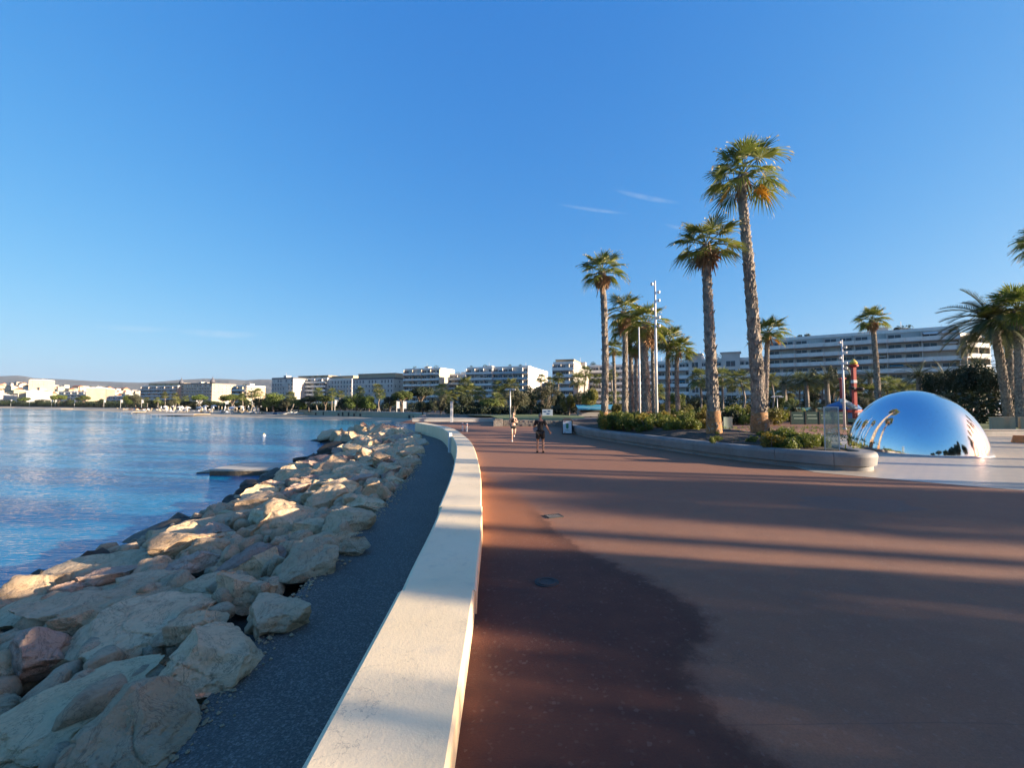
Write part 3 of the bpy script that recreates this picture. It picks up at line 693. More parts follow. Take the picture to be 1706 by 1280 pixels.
def palm_trunk(pts, r0, r1, seed, boots=True, n=14, per=.16, bsize=.13):
    """leaning trunk with a coat of leaf bases; returns one mesh"""
    rnd = random.Random(seed); mb = MB(); line = smooth_curve(pts, 6); tot = sum((b - a).length for a, b in zip(line, line[1:])); acc = 0; rad = []
    for i, p in enumerate(line):
        if i: acc += (p - line[i - 1]).length
        t = acc / tot; rad.append(lerp(r0, r1, min(1, t * 1.15)) * (1 + .22 * max(0, 1 - t * 9)) * (1 + .25 * max(0, (t - .93) / .07)))
    mb.tube(line, rad, n, 0)
    if boots:
        s = 0; i = 0; row = 0
        cum = [0]
        for a, b in zip(line, line[1:]): cum.append(cum[-1] + (b - a).length)
        while s < tot:
            while i < len(line) - 2 and cum[i + 1] < s: i += 1
            f = (s - cum[i]) / max(1e-6, cum[i + 1] - cum[i]); c = line[i].lerp(line[i + 1], f); r = lerp(rad[i], rad[i + 1], f)
            m = max(6, int(2 * math.pi * r / (bsize * 1.25)))
            for k in range(m):
                a = 2 * math.pi * (k + .5 * (row % 2)) / m + rnd.uniform(-.15, .15)
                o = Vector((math.cos(a), math.sin(a), 0)); tn = Vector((-math.sin(a), math.cos(a), 0)); h = bsize * rnd.uniform(.8, 1.9); wd = bsize * rnd.uniform(.45, .75)
                sp = rnd.uniform(.03, .6) * bsize * (1.9 if rnd.random() < .1 else 1); b0 = c + o * (r * .97)
                v = [b0 - tn * wd, b0 + tn * wd, b0 + o * sp + tn * wd * .55 + Vector((0, 0, h)), b0 + o * sp - tn * wd * .55 + Vector((0, 0, h)), b0 + o * (sp * .4 + .012) + Vector((0, 0, -.3 * h))]
                mb.add(v, [(0, 1, 2, 3), (0, 4, 1), (0, 3, 4), (1, 4, 2)], 1 if rnd.random() < .55 else 0)
            s += per; row += 1
    return mb

SOIL_Z = .55
# --- nearest fan palms, each built for itself: base px, depth, base row; trunk points as (px, py); crown row, crown radius
def hero_palm(label, d, pix, r0, r1, crown_r, nleaf, seed, base_orange=.85, dead=1, low=-.55, skirt=0, group='tall fan palms in the planter'):
    r0 *= .86; r1 *= .86
    base = at(pix[0][0], d); base.z = height(pix[0][1], d)
    pts = []
    for (px, py) in pix:
        p = at(px, d); p.z = height(py, d); pts.append(p - base)
    t = empty('fan_palm', base, 0, label, 'palm tree', group)
    pts0 = [pts[0] + Vector((0, 0, -.35))] + pts
    palm_trunk(pts, r0, r1, seed, True, 16, .105, .115).build('trunk', [M['trunk'], M['boot']], t)
    if base_orange:
        mb = MB(); up = (pts[1] - pts[0]).normalized()
        mb.tube([up * -.45, up * .1, up * base_orange * .6, up * base_orange], [r0 * 1.42, r0 * 1.34, r0 * 1.24, r0 * 1.14], 18); mb.build('shaved_base', M['trunkbase'], t, True)
    top = pts[-1]
    c = fan_crown(seed + 1, nleaf, crown_r, 26, low, 1).build('crown', [M['fan'], M['tipdry']], t); c.location = top
    rnd = random.Random(seed); mb = MB()
    for k in range(14):
        a = rnd.uniform(0, 6.28); p = top + Vector((math.cos(a) * r1 * 1.1, math.sin(a) * r1 * 1.1, -.05 - rnd.random() * .5 * (1 + skirt)))
        q = p + Vector((math.cos(a) * .2, math.sin(a) * .2, -.35 - .5 * rnd.random() * (1 + skirt))); mb.tube([p + Vector((0, 0, .3)), p, q], [.03, .05, .015], 4)
    if skirt:
        for k in range(26):
            a = rnd.uniform(0, 6.28); z = -rnd.random() * skirt
            fan_leaf(mb, top + Vector((math.cos(a) * r1, math.sin(a) * r1, z)), Vector((math.cos(a) * .35, math.sin(a) * .35, -1)), .25, .55 + .2 * rnd.random(), 9, rnd, .3)
    mb.build('dry_leaf_skirt', M['skirt'], t)
    for k in range(dead):
        mb = MB(); a = (-.35, 2.6, .9)[k]; dd = Vector((math.cos(a), math.sin(a) * .4, -.62))
        fan_leaf(mb, top + Vector((0, 0, -.15)), dd, crown_r * .38, crown_r * .45, 20, rnd, .35); mb.build('dead_frond', M['deadfrond'], t)
hero_palm('tallest fan palm with a curved grey trunk and an orange hanging frond', 22, [(1265, 721), (1263, 640), (1258, 540), (1252, 430), (1244, 322), (1247, 295)], .37, .22, 2.12, 22, 301, 1.0, 2)
hero_palm('second tallest fan palm with a straight trunk and brown skirt, left of the tallest one', 21, [(1189, 722), (1187, 640), (1184, 540), (1181, 440), (1182, 412)], .31, .2, 1.72, 21, 311, 1.05, 0, -.5, .25)
hero_palm('slim fan palm with round crown and orange base at the planter left end', 30, [(1006, 705), (1009, 620), (1008, 520), (1005, 470), (1005, 455)], .24, .2, 1.65, 22, 321, .8, 0, -.55, .3)
hero_palm('fan palm with a dark crown just right of the slim round crowned one', 37, [(1041, 706), (1042, 620), (1043, 540), (1041, 522)], .27, .2, 1.9, 22, 331, .5, 0, -.7, .9)
hero_palm('thick fan palm with a shaggy skirt between the two white poles', 33, [(1078, 706), (1076, 640), (1074, 570), (1079, 540)], .38, .25, 1.9, 22, 341, .9, 0, -.7, 1.1)
hero_palm('thin fan palm half hidden behind the dark crowned one', 45, [(1052, 704), (1052, 620), (1050, 556), (1050, 548)], .27, .2, 1.9, 30, 351, 0, 0, -.7, .6)
hero_palm('short thin fan palm behind the nearer white pole', 44, [(1061, 704), (1060, 640), (1061, 590), (1061, 578)], .2, .16, 1.4, 30, 361, 0, 0, -.6, .4)
hero_palm('small fan palm with a yellowish crown right of the tall white pole', 47, [(1112, 702), (1113, 640), (1114, 585), (1116, 570)], .28, .2, 1.9, 30, 371, 0, 0, -.6)
hero_palm('small dark fan palm leaning right, next to the yellowish crowned one', 46, [(1131, 702), (1128, 650), (1129, 600), (1132, 586)], .27, .19, 1.85, 28, 381, 0, 0, -.5)
hero_palm('slender fan palm standing behind the white spotlight pole', 50, [(1090, 703), (1089, 640), (1088, 575), (1088, 566)], .24, .18, 1.7, 24, 385, 0, 0, -.6)
hero_palm('slender fan palm seen between the slim palm and the dark crowned one', 56, [(1024, 702), (1024, 640), (1023, 590), (1023, 584)], .24, .18, 1.6, 24, 388, 0, 0, -.6)
hero_palm('fan palm crown showing behind the trunk of the tallest palm', 40, [(1272, 706), (1277, 640), (1281, 570), (1283, 556)], .26, .2, 1.75, 28, 391, 0, 1, -.6)
hero_palm('lone fan palm with a dark spiky crown in front of the curved balcony building', 52, [(1464, 704), (1463, 640), (1460, 560), (1458, 535)], .34, .26, 1.85, 28, 401, 0, 0, -.5, .4, 'palms behind the mirror dome')
hero_palm('tall fan palm with a sunlit pale trunk at the right edge of the picture', 38, [(1700, 712), (1701, 640), (1703, 540), (1704, 520)], .40, .3, 2.6, 36, 411, 0, 0, -.6, .5, 'palms behind the mirror dome')
hero_palm('fan palm with a thick dry skirt between the date palm and the right edge', 45, [(1680, 706), (1684, 640), (1686, 570), (1690, 548)], .42, .3, 2.4, 34, 421, 0, 0, -.6, 1.2, 'palms behind the mirror dome')
hero_palm('very tall fan palm cut by the right edge high above the others', 36, [(1772, 708), (1770, 560), (1764, 430), (1762, 402)], .42, .28, 2.3, 34, 431, 0, 0, -.6, .5, 'palms behind the mirror dome')
# date palms on the right
def date_palm(label, d, pix, r0, r1, cr, nleaf, seed, group):
    base = at(pix[0][0], d); base.z = height(pix[0][1], d); pts = []
    for (px, py) in pix:
        p = at(px, d); p.z = height(py, d); pts.append(p - base)
    t = empty('date_palm', base, 0, label, 'palm tree', group)
    palm_trunk(pts, r0, r1, seed, True, 12, .16, .15).build('trunk', [M['trunk'], M['boot']], t)
    c = pinnate_crown(seed, nleaf, cr, 30, -.55).build('crown', M['date'], t); c.location = pts[-1]
date_palm('feathery date palm with arching fronds over the dark thicket at the right', 40, [(1681, 704), (1672, 620), (1664, 555), (1660, 535)], .32, .26, 4.0, 46, 441, 'palms behind the mirror dome')

# --- prototypes for the palms further off
FP = [(palm_trunk([(0, 0, 0), (.05 * k, 0, .5), (.0, .02, 1)], .024, .019, 500 + k, False, 8).mesh('trunk', [M['trunk']]),
       fan_crown(510 + k, 26, 1.0, 12, -.75).mesh('crown', [M['fan_far']])) for k in range(4)]
DP = [(palm_trunk([(0, 0, 0), (0, 0, .5), (.0, .02, 1)], .05, .045, 520 + k, False, 8).mesh('trunk', [M['trunk']]),
       pinnate_crown(530 + k, 38, 1.0, 16, -.45).mesh('crown', [M['date']])) for k in range(3)]
def far_palm(px, d, ytop, cr, label, group, kind='fan', base_z=-.4, trunk=1.0, ):
    z = height(ytop, d) - cr * .75 - base_z
    k = int(px * 7 + d) % (4 if kind == 'fan' else 3); tm, cm = (FP if kind == 'fan' else DP)[k]
    t = empty('fan_palm' if kind == 'fan' else 'date_palm', at(px, d, base_z), (px * 1.7) % 6.28, label, 'palm tree', group)
    a = obj('trunk', tm, t); a.scale = (z ** .5 * 3.2 * trunk, z ** .5 * 3.2 * trunk, z) if kind == 'fan' else (9 * trunk * .9, 9 * trunk * .9, z)
    c = obj('crown', cm, t, (.0, .02, z)); c.scale = (cr, cr, cr * .95)

# --- broad-leaved trees and pines
def tree_proto(kind, seed):
    rnd = random.Random(seed); tr = MB(); cr = MB()
    if kind == 'pine':       # umbrella pine, unit: crown radius 1 at height 1..1.6
        for k in range(2):
            a = rnd.uniform(0, 6.28); tr.tube([(k * .12, 0, 0), (k * .15 + .05, .03, .5), (.3 * math.cos(a), .3 * math.sin(a), 1.15)], [.07, .055, .03], 7)
        for k in range(7):
            a = k * .9 + rnd.uniform(0, .3); tr.tube([(.05, 0, .75), (.35 * math.cos(a), .35 * math.sin(a), 1.05), (.65 * math.cos(a), .65 * math.sin(a), 1.25)], [.03, .022, .01], 5)
        cl = [(0, 0, 1.38, .45, .5)]
        for k in range(9):
            a = k * .7 + rnd.uniform(-.2, .2); q = rnd.uniform(.45, .72); cl.append((q * math.cos(a), q * math.sin(a), 1.22 + rnd.uniform(-.08, .14), rnd.uniform(.28, .42), .55))
        leaf_cloud(cr, cl, 4200, .11, seed, .5)
    elif kind == 'round':
        tr.tube([(0, 0, 0), (.03, .02, .5), (0, 0, 1.2)], [.09, .07, .03], 7)
        for k in range(6):
            a = k * 1.05; tr.tube([(0, 0, .5), (.35 * math.cos(a), .35 * math.sin(a), 1.0), (.6 * math.cos(a), .6 * math.sin(a), 1.3)], [.035, .022, .01], 5)
        cl = [(0, 0, 1.25, .6, .85)]
        for k in range(11):
            a = rnd.uniform(0, 6.28); q = rnd.uniform(.3, .72); cl.append((q * math.cos(a), q * math.sin(a), rnd.uniform(.7, 1.6), rnd.uniform(.25, .42), .85))
        leaf_cloud(cr, cl, 4600, .105, seed, .2)
    elif kind == 'olive':
        tr.tube([(0, 0, 0), (.08, .03, .35), (.02, 0, .7)], [.11, .09, .05], 7)
        for k in range(6):
            a = k * 1.1; tr.tube([(.04, 0, .45), (.3 * math.cos(a), .3 * math.sin(a), .9), (.5 * math.cos(a), .5 * math.sin(a), 1.3)], [.04, .025, .01], 5)
        cl = []
        for k in range(16):
            a = rnd.uniform(0, 6.28); q = rnd.uniform(.1, .75); cl.append((q * math.cos(a), q * math.sin(a), rnd.uniform(.6, 1.7), rnd.uniform(.18, .34), .9))
        leaf_cloud(cr, cl, 4600, .085, seed)
    return tr.mesh('trunk', [M['wood']], True), cr
def tree_kinds(kind, mats, seeds):
    out = []
    for s in seeds:
        t, c = tree_proto(kind, s); out.append((t, {m: c.mesh('crown', [M[m]]) for m in mats}))
    return out
TK = {'pine': tree_kinds('pine', ('pine', 'pine_dark'), (601, 602, 603)), 'round': tree_kinds('round', ('pine', 'pine_dark', 'willow', 'olive'), (611, 612, 613)),
      'olive': tree_kinds('olive', ('olive', 'willow', 'pine_dark'), (621, 622, 623))}
def tree(name, kind, mat, px, d, ytop, wpx, label, group=None, base_z=-.4, loc=None, r=None, h=None):
    k = int(abs(px) * 3 + d) % 3; tm, cm = TK[kind][k]
    if loc is None: loc = at(px, d, base_z); r = wpx * d / FPX / 2 / (1 + ((px - CX) / FPX) ** 2) ** .5; h = height(ytop, d) - base_z
    s = h / (1.62 if kind == 'pine' else 1.95)
    t = empty(name, loc, (px * .37) % 6.28, label, 'tree', group)
    a = obj('trunk', tm, t); a.scale = (r, r, s); b = obj('crown', cm[mat], t); b.scale = (r, r, s)
    return t
SHR = []
for k in range(5):
    mb = MB(); rnd = random.Random(700 + k)
    for i in range(9):
        a = rnd.uniform(0, 6.28); q = rnd.uniform(.1, .6); mb.tube([(0, 0, 0), (q * .5 * math.cos(a), q * .5 * math.sin(a), .35), (q * math.cos(a), q * math.sin(a), .75)], [.02, .015, .006], 4, 1)
    cl = []
    for i in range(9):
        a = rnd.uniform(0, 6.28); q = rnd.uniform(0, .62); cl.append((q * math.cos(a), q * math.sin(a), rnd.uniform(.25, .72), rnd.uniform(.2, .36), .95))
    leaf_cloud(mb, cl, 800, .15, 710 + k, 0, 0)
    SHR.append({m: mb.mesh('shrub', [M[m], M['wood']]) for m in ('shrub', 'shrub_yellow', 'hedge', 'willow')})
def shrub(loc, r, h, mat, label, group, k=0):
    o = obj('shrub', SHR[k % 5][mat], None, loc, (loc[0] * 3.1) % 6.28); o.scale = (r, r, h); return tag(o, label, 'shrub', group)
def hedge(a, b, thick, h, label, seed, mat='hedge', group=None, size=.35, per=26):
    a, b = Vector(a), Vector(b); L = (b - a).length; mb = MB(); n = max(3, int(L / (thick * .55))); rnd = random.Random(seed); cl = []
    for i in range(n):
        p = a.lerp(b, (i + .5) / n); cl.append((p.x - a.x + rnd.uniform(-.2, .2) * thick, p.y - a.y + rnd.uniform(-.2, .2) * thick, h * .5 * rnd.uniform(.85, 1.1), thick * .6, h / thick * .85))
    leaf_cloud(mb, cl, per * n, size, seed, .1)
    return tag(mb.build('hedge', [M[mat]], None, False, a), label, 'hedge', group)
# ================================================================== planter, plaza, dome
PL = smooth_curve([(4.35, 36, 0), (4.6, 31, 0), (5.3, 27.3, 0), (6.35, 23.7, 0), (7.4, 20.5, 0), (8.4, 17.9, 0), (9.4, 16.0, 0), (10.5, 14.75, 0), (11.5, 14.4, 0), (12.25, 15.0, 0), (12.55, 16.2, 0), (13.1, 18.5, 0),
                   (13.7, 22, 0), (13.6, 26, 0), (13, 31, 0), (13.5, 38, 0), (12.5, 46, 0), (8, 48, 0), (5, 43, 0)], 14, True)
planter = empty('planter', (8, 25, 0), 0, 'long curving grey concrete planter bench holding the tall fan palms', 'planter')
prof = [(.11, -.1), (.11, .15), (.02, .18), (-.02, .46), (0, .55), (.05, .6), (.09, .61), (.47, .6), (.5, .56), (.5, -.1)]
i = 0; N = len(PL)
off = Vector((8, 25, 0))
while i < N:
    seg = []; acc = 0; j = i
    while True:
        seg.append(PL[j % N] - off)
        if len(seg) > 1: acc += (seg[-1] - seg[-2]).length
        if acc > 1.75 or j >= N: break
        j += 1
    d0 = (seg[1] - seg[0]).normalized(); seg[0] = seg[0] + d0 * .012
    sweep(seg, prof).build('bench_block', M['planter'], planter, False); i = j
    if j >= N: break
# soil mound inside
inner = offset(PL, -.48, True); cen = Vector((9.6, 26, 0)); rows = []
def mound(p, t):
    back = max(0, min(1, (p.y - 31) / 12)); return .5 + (.36 * math.sin(min(1, t * 1.6) * 1.57)) * (1 - back) - .16 * back + .05 * noise.noise(p * 1.3)
for k in range(9):
    t = k / 8
    r = []
    for p in inner + [inner[0]]:
        q = p.lerp(cen, t * .97); q.z = mound(q, t) if k else .5; r.append(q)
    rows.append(r)
sheet('soil_bed', rows, M['soil'])
plz = smooth_curve([(9.7, 14.35, 0), (11.2, 12.9, 0), (13, 11.35, 0), (16, 9.9, 0), (22, 8.2, 0), (32, 6.8, 0), (50, 6, 0)], 5)
rows = [[Vector((p.x, p.y, .006)), Vector((p.x + 1.5 + (p.x - 9.7) * .25, 30 + (p.x - 9.7) * .1, .006))] for p in plz]
sheet('stone_plaza', rows, M['plaza'])
DC = at(1519, 20.6); DR = 2.5
dome = empty('mirror_dome', DC, 0, 'large polished mirror steel dome standing on the pale stone plaza', 'sculpture')
mb = MB(); pr = []
for k in range(57):
    a = lerp(.085, math.pi / 2 - .002, k / 56); pr.append((2.50 * math.cos(a), 3.06 * math.sin(a) - 3.06 * math.sin(.085)))
mb.lathe(pr, 128); mb.build('dome_shell', M['mirror'], dome, True)
mb = MB(); mb.lathe([(2.56, 0), (2.56, .018), (2.485, .022)], 96); mb.build('base_ring', M['steel'], dome)

# totem of dark mirror glass in the planter end
sg = NT('smoked_glass'); sg.base((.62, .68, .60), .06); sg.p.inputs['Transmission Weight'].default_value = .8; sg.p.inputs['IOR'].default_value = 1.25; stele_m = sg.m
t = empty('information_stele', at(1384, 15.7, .5), R(-28), 'narrow upright mirrored stele with a pale frame at the end of the planter', 'sign')
mb = MB(); mb.box((-.19, -.03, 0), (.19, .03, 1.56)); mb.build('mirror_panel', [stele_m], t)
mb = MB(); mb.box((-.22, -.04, 0), (-.19, .04, 1.6)); mb.box((.19, -.04, 0), (.22, .04, 1.6)); mb.box((-.19, -.04, 1.56), (.19, .04, 1.6)); mb.build('frame', M['steel'], t)
mb = MB()
for (x0, z0, x1, z1) in ((-.12, .78, -.02, .80), (-.02, .75, .1, .77), (-.1, .70, .12, .715), (.02, .81, .13, .825), (-.13, .66, .05, .672)): mb.box((x0, -.034, z0), (x1, -.0305, z1))
mb.build('white_marking', M['white'], t)

# shrubs in the planter
random.seed(31)
for k in range(62):
    px = random.uniform(1006, 1176); d = random.uniform(23.2, 33)
    p = at(px, d)
    if d < interp([(1000, 29), (1050, 25), (1100, 22.8), (1180, 22.5)], px): d += 3; p = at(px, d)
    yel = random.random() < .28
    shrub((p.x, p.y, .62), random.uniform(.5, .9), random.uniform(.7, 1.2), 'shrub_yellow' if yel else 'shrub', 'yellowish leafy shrub among the palms at the left end of the planter' if yel else 'green leafy shrub among the palms at the left end of the planter', 'shrubs in the planter', k)
for k in range(30):
    px = random.uniform(1285, 1428); d = random.uniform(15.8, 19.5); p = at(px, d)
    if p.x > 12.0: p.x = 11.8 - random.random() * .6
    dd = max(16.0 - (p.x - 9.6) * .55 if p.x < 11.6 else 15.3, d); p.y = dd + .3
    yel = random.random() < .25
    shrub((p.x, p.y, .5), random.uniform(.35, .62), random.uniform(.4, .72), 'shrub_yellow' if yel else 'shrub', 'low yellow flowering shrub at the right end of the planter near the dome' if yel else 'low green shrub at the right end of the planter near the dome', 'shrubs in the planter', k)
for k in range(9):
    px = random.uniform(1180, 1290); d = random.uniform(17.2, 21.5); p = at(px, d)
    shrub((p.x, p.y, .6), random.uniform(.16, .32), random.uniform(.2, .35), 'shrub', 'tiny green seedling plant on the bare soil between the two tallest palms', 'shrubs in the planter', k)
random.seed(61)
for k in range(40):
    px = random.uniform(1085, 1340); d = random.uniform(44, 60); p = at(px, d); m = random.choice(('hedge', 'hedge', 'shrub', 'willow', 'shrub'))
    shrub((p.x, p.y, -.05), random.uniform(.9, 1.7), random.uniform(1.1, 2.3), m, {'hedge': 'dark green garden bush standing behind the planter', 'shrub': 'mid green garden bush standing behind the planter', 'willow': 'yellow green garden bush standing behind the planter'}[m], 'bushes of the garden', k)
mb = MB(); random.seed(9)
for k in range(700):
    px = random.uniform(1000, 1440); d = random.uniform(16, 31); p = at(px, d)
    if not (d > interp([(1000, 30), (1050, 26), (1100, 23.4), (1200, 19.3), (1300, 17), (1440, 15.8)], px)): continue
    for q in range(5):
        a = random.uniform(0, 6.28); c = Vector((p.x + random.uniform(-.12, .12), p.y + random.uniform(-.12, .12), .58)); e = c + Vector((math.cos(a) * .14, math.sin(a) * .14, random.uniform(.02, .22)))
        n_ = Vector((-math.sin(a), math.cos(a), 0)) * .025; mb.add((c - n_, c + n_, e), [(0, 1, 2)])
o = mb.build('ground_cover', M['shrub']); o['kind'] = 'stuff'; o['label'] = 'sparse low weeds and fallen leaves on the planter soil'

# ================================================================== buildings
def hit(A, az, px):
    k = (px - CX) / FPX; s = Vector((math.sin(R(az)), math.cos(R(az)), 0)); t = (k * A.y - A.x) / (s.x - k * s.y); return A + s * t, t
WINS = {}
def win_mesh(w_, h_, glass):
    key = (round(w_, 1), round(h_, 1), glass)
    if key not in WINS:
        w_, h_ = key[0], key[1]; mb = MB()
        mb.box((-w_ / 2, -.03, 0), (w_ / 2, .0, h_), 0)
        f = .09
        for (a, b) in (((-w_ / 2 - f, -.09, -f), (w_ / 2 + f, -.0, 0)), ((-w_ / 2 - f, -.09, h_), (w_ / 2 + f, 0, h_ + f)), ((-w_ / 2 - f, -.09, 0), (-w_ / 2, 0, h_)), ((w_ / 2, -.09, 0), (w_ / 2 + f, 0, h_)), ((-.04, -.07, 0), (.04, -.031, h_))): mb.box(a, b, 1)
        WINS[key] = mb.mesh('window', [M[glass], M['white']])
    return WINS[key]
def building(label, pxA, pxB, pxE, ytop, H, floors, bays, style, az=112, wall='pale_wall', base=-.5, ebays=3, roof='roofgrey', saw=.0, attic=None, maxdep=45, dA=None, rnd=1, par='bal_white', group=None, cat='building', name='apartment_building'):
    d = dA or FPX * (H + base - CAMH) / (673 - ytop); A = at(pxA, d, base); B, L = hit(A, az, pxB)
    if L < 0 or L > 300: L = 40; B = A + Vector((math.sin(R(az)), math.cos(R(az)), 0)) * L
    dep = 14
    if pxE:
        E, dep = hit(B, az - 90, pxE)
        if dep <= 0 or dep > maxdep: dep = maxdep
    root = empty(name, A, R(90 - az), label, cat, group); rn = random.Random(rnd * 13 + int(pxA))
    fh = H / floors
    mb = MB(); mb.box((0, 0, -3), (L, dep, H)); mb.build('wall', M[wall], root)
    mb = MB(); mb.box((-.15, -.15, H), (L + .15, dep + .15, H + .22)); mb.box((0, 0, H + .22), (L, .25, H + .9)); mb.box((0, dep - .25, H + .22), (L, dep, H + .9)); mb.box((0, .25, H + .22), (.25, dep - .25, H + .9)); mb.box((L - .25, .25, H + .22), (L, dep - .25, H + .9))
    mb.build('roof', M[roof] if roof == 'slate' else M['bal_white'], root)
    for k in range(max(1, int(L / 16))):
        x = rn.uniform(.1, .8) * L; w_ = rn.uniform(2, 5); mb = MB(); hh = rn.uniform(1.6, 2.8)
        mb.box((x, dep * .4, H + .23), (x + w_, dep * .4 + 4, H + hh)); mb.box((x - .1, dep * .4 - .1, H + hh), (x + w_ + .1, dep * .4 + 4.1, H + hh + .15)); mb.tube([(x + w_ * .5, dep * .4 + 1, H + hh), (x + w_ * .5, dep * .4 + 1, H + hh + 2.2)], .06, 4); mb.build('rooftop_hut', M['white_wall'], root)
    if attic:
        ah, back = attic; mb = MB(); mb.box((L * .06, back, H + .25), (L * .97, dep - 1, H + ah)); mb.box((L * .05, back - .5, H + ah), (L * .98, dep - .5, H + ah + .2)); mb.build('attic_storey', M['cream_wall'], root)
    bw = L / bays; per = max(1, math.ceil(floors * bays / 92.0))
    wm = [win_mesh(bw * (.74 if style == 'balcony' else .42), fh * .62, g) for g in ('glass', 'glass', 'glass', 'curtain')]
    cnt = 0
    for f in range(floors):
        for b in range(bays):
            if per > 1 and (f * bays + b) % per and cnt > 92: continue
            if cnt >= 97: break
            cnt += 1
            obj('window', rn.choice(wm), root, ((b + .5) * bw, -.004, f * fh + fh * .18))
    if style == 'balcony':
        for f in range(1, floors):
            mb = MB(); z = f * fh; fr = []
            for b in range(bays):
                y0 = -1.75 - (saw if b % 2 else 0) * .5 ; y1 = -1.75 - saw
                fr += [(b * bw, y0), ((b + .96) * bw, y1)]
            fr[0] = (.0, fr[0][1]); fr[-1] = (L, fr[-1][1])
            for (p, q) in zip(fr, fr[1:]):
                mb.add([(p[0], p[1], z - .1), (q[0], q[1], z - .1), (q[0], -.006, z - .1), (p[0], -.006, z - .1), (p[0], p[1], z + .14), (q[0], q[1], z + .14), (q[0], -.006, z + .14), (p[0], -.006, z + .14)],
                       [(0, 3, 2, 1), (4, 5, 6, 7), (0, 1, 5, 4), (1, 2, 6, 5), (3, 0, 4, 7)], 0)
                mb.add([(p[0], p[1], z + .14), (q[0], q[1], z + .14), (q[0], q[1] + .08, z + .14), (p[0], p[1] + .08, z + .14), (p[0], p[1], z + 1.16), (q[0], q[1], z + 1.16), (q[0], q[1] + .08, z + 1.16), (p[0], p[1] + .08, z + 1.16)],
                       [(4, 5, 6, 7), (0, 1, 5, 4), (2, 3, 7, 6)], 1)
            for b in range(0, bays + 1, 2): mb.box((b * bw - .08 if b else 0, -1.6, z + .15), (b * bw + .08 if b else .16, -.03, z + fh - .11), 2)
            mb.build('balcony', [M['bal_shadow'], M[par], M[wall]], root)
    if style == 'balcony' and L > 12:
        for q in range(min(14, int(L / 5))):
            b = rn.randrange(bays); f = rn.randrange(1, floors); z = f * fh + fh * .86; x0 = b * bw + bw * .1; x1 = b * bw + bw * .92; ya = -1.3 - rn.random() * .5
            mb = MB(); mb.add([(x0, -.12, z), (x1, -.12, z), (x1, ya, z - .55), (x0, ya, z - .55), (x1, ya, z - .75), (x0, ya, z - .75)], [(0, 3, 2, 1), (3, 5, 4, 2)]); mb.build('awning', M[rn.choice(('white', 'curtain', 'teal', 'cream_wall', 'white'))], root)
        for q in range(min(8, int(L / 7))):
            x = rn.uniform(.05, .95) * L; h = rn.uniform(.6, 1.5); mb = MB(); leaf_cloud(mb, [(x, 1.2, H + .9 + h * .4, h, .8)], 90, .45, q + int(pxA)); mb.build('roof_plant', M['hedge'], root)
    if style == 'classic':
        for f in (1, floors - 1):
            mb = MB(); mb.box((-.2, -.35, f * fh - .15), (L + .2, -.004, f * fh + .12)); mb.build('cornice', M['bal_white'], root)
        for f in range(1, floors - 1):
            mb = MB()
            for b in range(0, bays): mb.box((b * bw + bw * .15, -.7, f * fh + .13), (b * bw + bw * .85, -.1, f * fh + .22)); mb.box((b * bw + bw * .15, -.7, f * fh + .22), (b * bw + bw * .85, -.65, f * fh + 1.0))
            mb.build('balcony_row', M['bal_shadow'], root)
    if pxE and ebays:
        for f in range(floors):
            for b in range(ebays):
                if rn.random() < .35: continue
                o = obj('window', win_mesh(1.0, fh * .5, 'glass'), root, (L + .004, (b + .5) * dep / ebays, f * fh + fh * .25)); o.rotation_euler = (0, 0, R(90))
    return root, L, dep, H
building('wide curved balcony block with wavy white balustrades behind the mirror dome', 1281, 1600, 1634, 569, 23, 8, 12, 'balcony', 124, 'pale_wall', saw=.7, maxdep=14, ebays=0, par='bal_white')
building('sunlit cream end wing of the curved balcony building', 1602, 1640, None, 557, 21, 7, 4, 'balcony', 72, 'cream_wall', dA=119)
r8, L8, D8, H8 = building('lower pale block with two square pavilions on its roof, left of the curved balcony building', 1098, 1282, None, 606, 17, 6, 15, 'balcony', 118, 'pale_wall')
for (a, b) in ((.30, .42), (.60, .76)):
    mb = MB(); mb.box((L8 * a, -1.9, -3), (L8 * b, -.2, H8 + 2.4)); mb.box((L8 * a - .4, -2.3, H8 + 2.4), (L8 * b + .4, 3, H8 + 2.75)); mb.box((L8 * a, -.2, H8 + .9), (L8 * b, 3, H8 + 2.4))
    tw = mb.build('pavilion', M['white_wall'], r8)
    for f in range(6):
        obj('window', win_mesh((b - a) * L8 * .5, 1.8, 'glass'), tw, ((a + b) / 2 * L8, -1.904, f * H8 / 6 + .8))
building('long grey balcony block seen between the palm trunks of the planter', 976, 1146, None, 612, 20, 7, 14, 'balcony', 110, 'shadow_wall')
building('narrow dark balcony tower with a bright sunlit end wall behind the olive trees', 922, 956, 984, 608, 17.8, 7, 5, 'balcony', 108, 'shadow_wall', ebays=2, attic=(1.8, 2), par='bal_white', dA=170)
building('white framed block with a large blank sunlit end wall, right of centre', 822, 880, 916, 614, 22, 7, 7, 'balcony', 108, 'white_wall', ebays=0, par='balglass')
building('grey balcony block with dark awnings left of the white framed one', 778, 821, None, 615, 22, 7, 6, 'balcony', 108, 'pale_wall')
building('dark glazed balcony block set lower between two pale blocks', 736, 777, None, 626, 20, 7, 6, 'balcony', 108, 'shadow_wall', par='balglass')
building('long beige block with wavy balconies and a sunlit stair tower end', 674, 734, 757, 617, 23, 7, 8, 'balcony', 110, 'warm_wall', saw=.6, ebays=1)
building('old white hotel with tall windows and a sunlit top storey', 587, 655, 676, 633, 18, 6, 13, 'classic', 112, 'white_wall', attic=(3.6, 3), roof='slate')
building('white apartment block with a cream roof storey, left of the old white hotel', 546, 586, None, 634, 19, 6, 8, 'classic', 112, 'white_wall', attic=(2.8, 2))
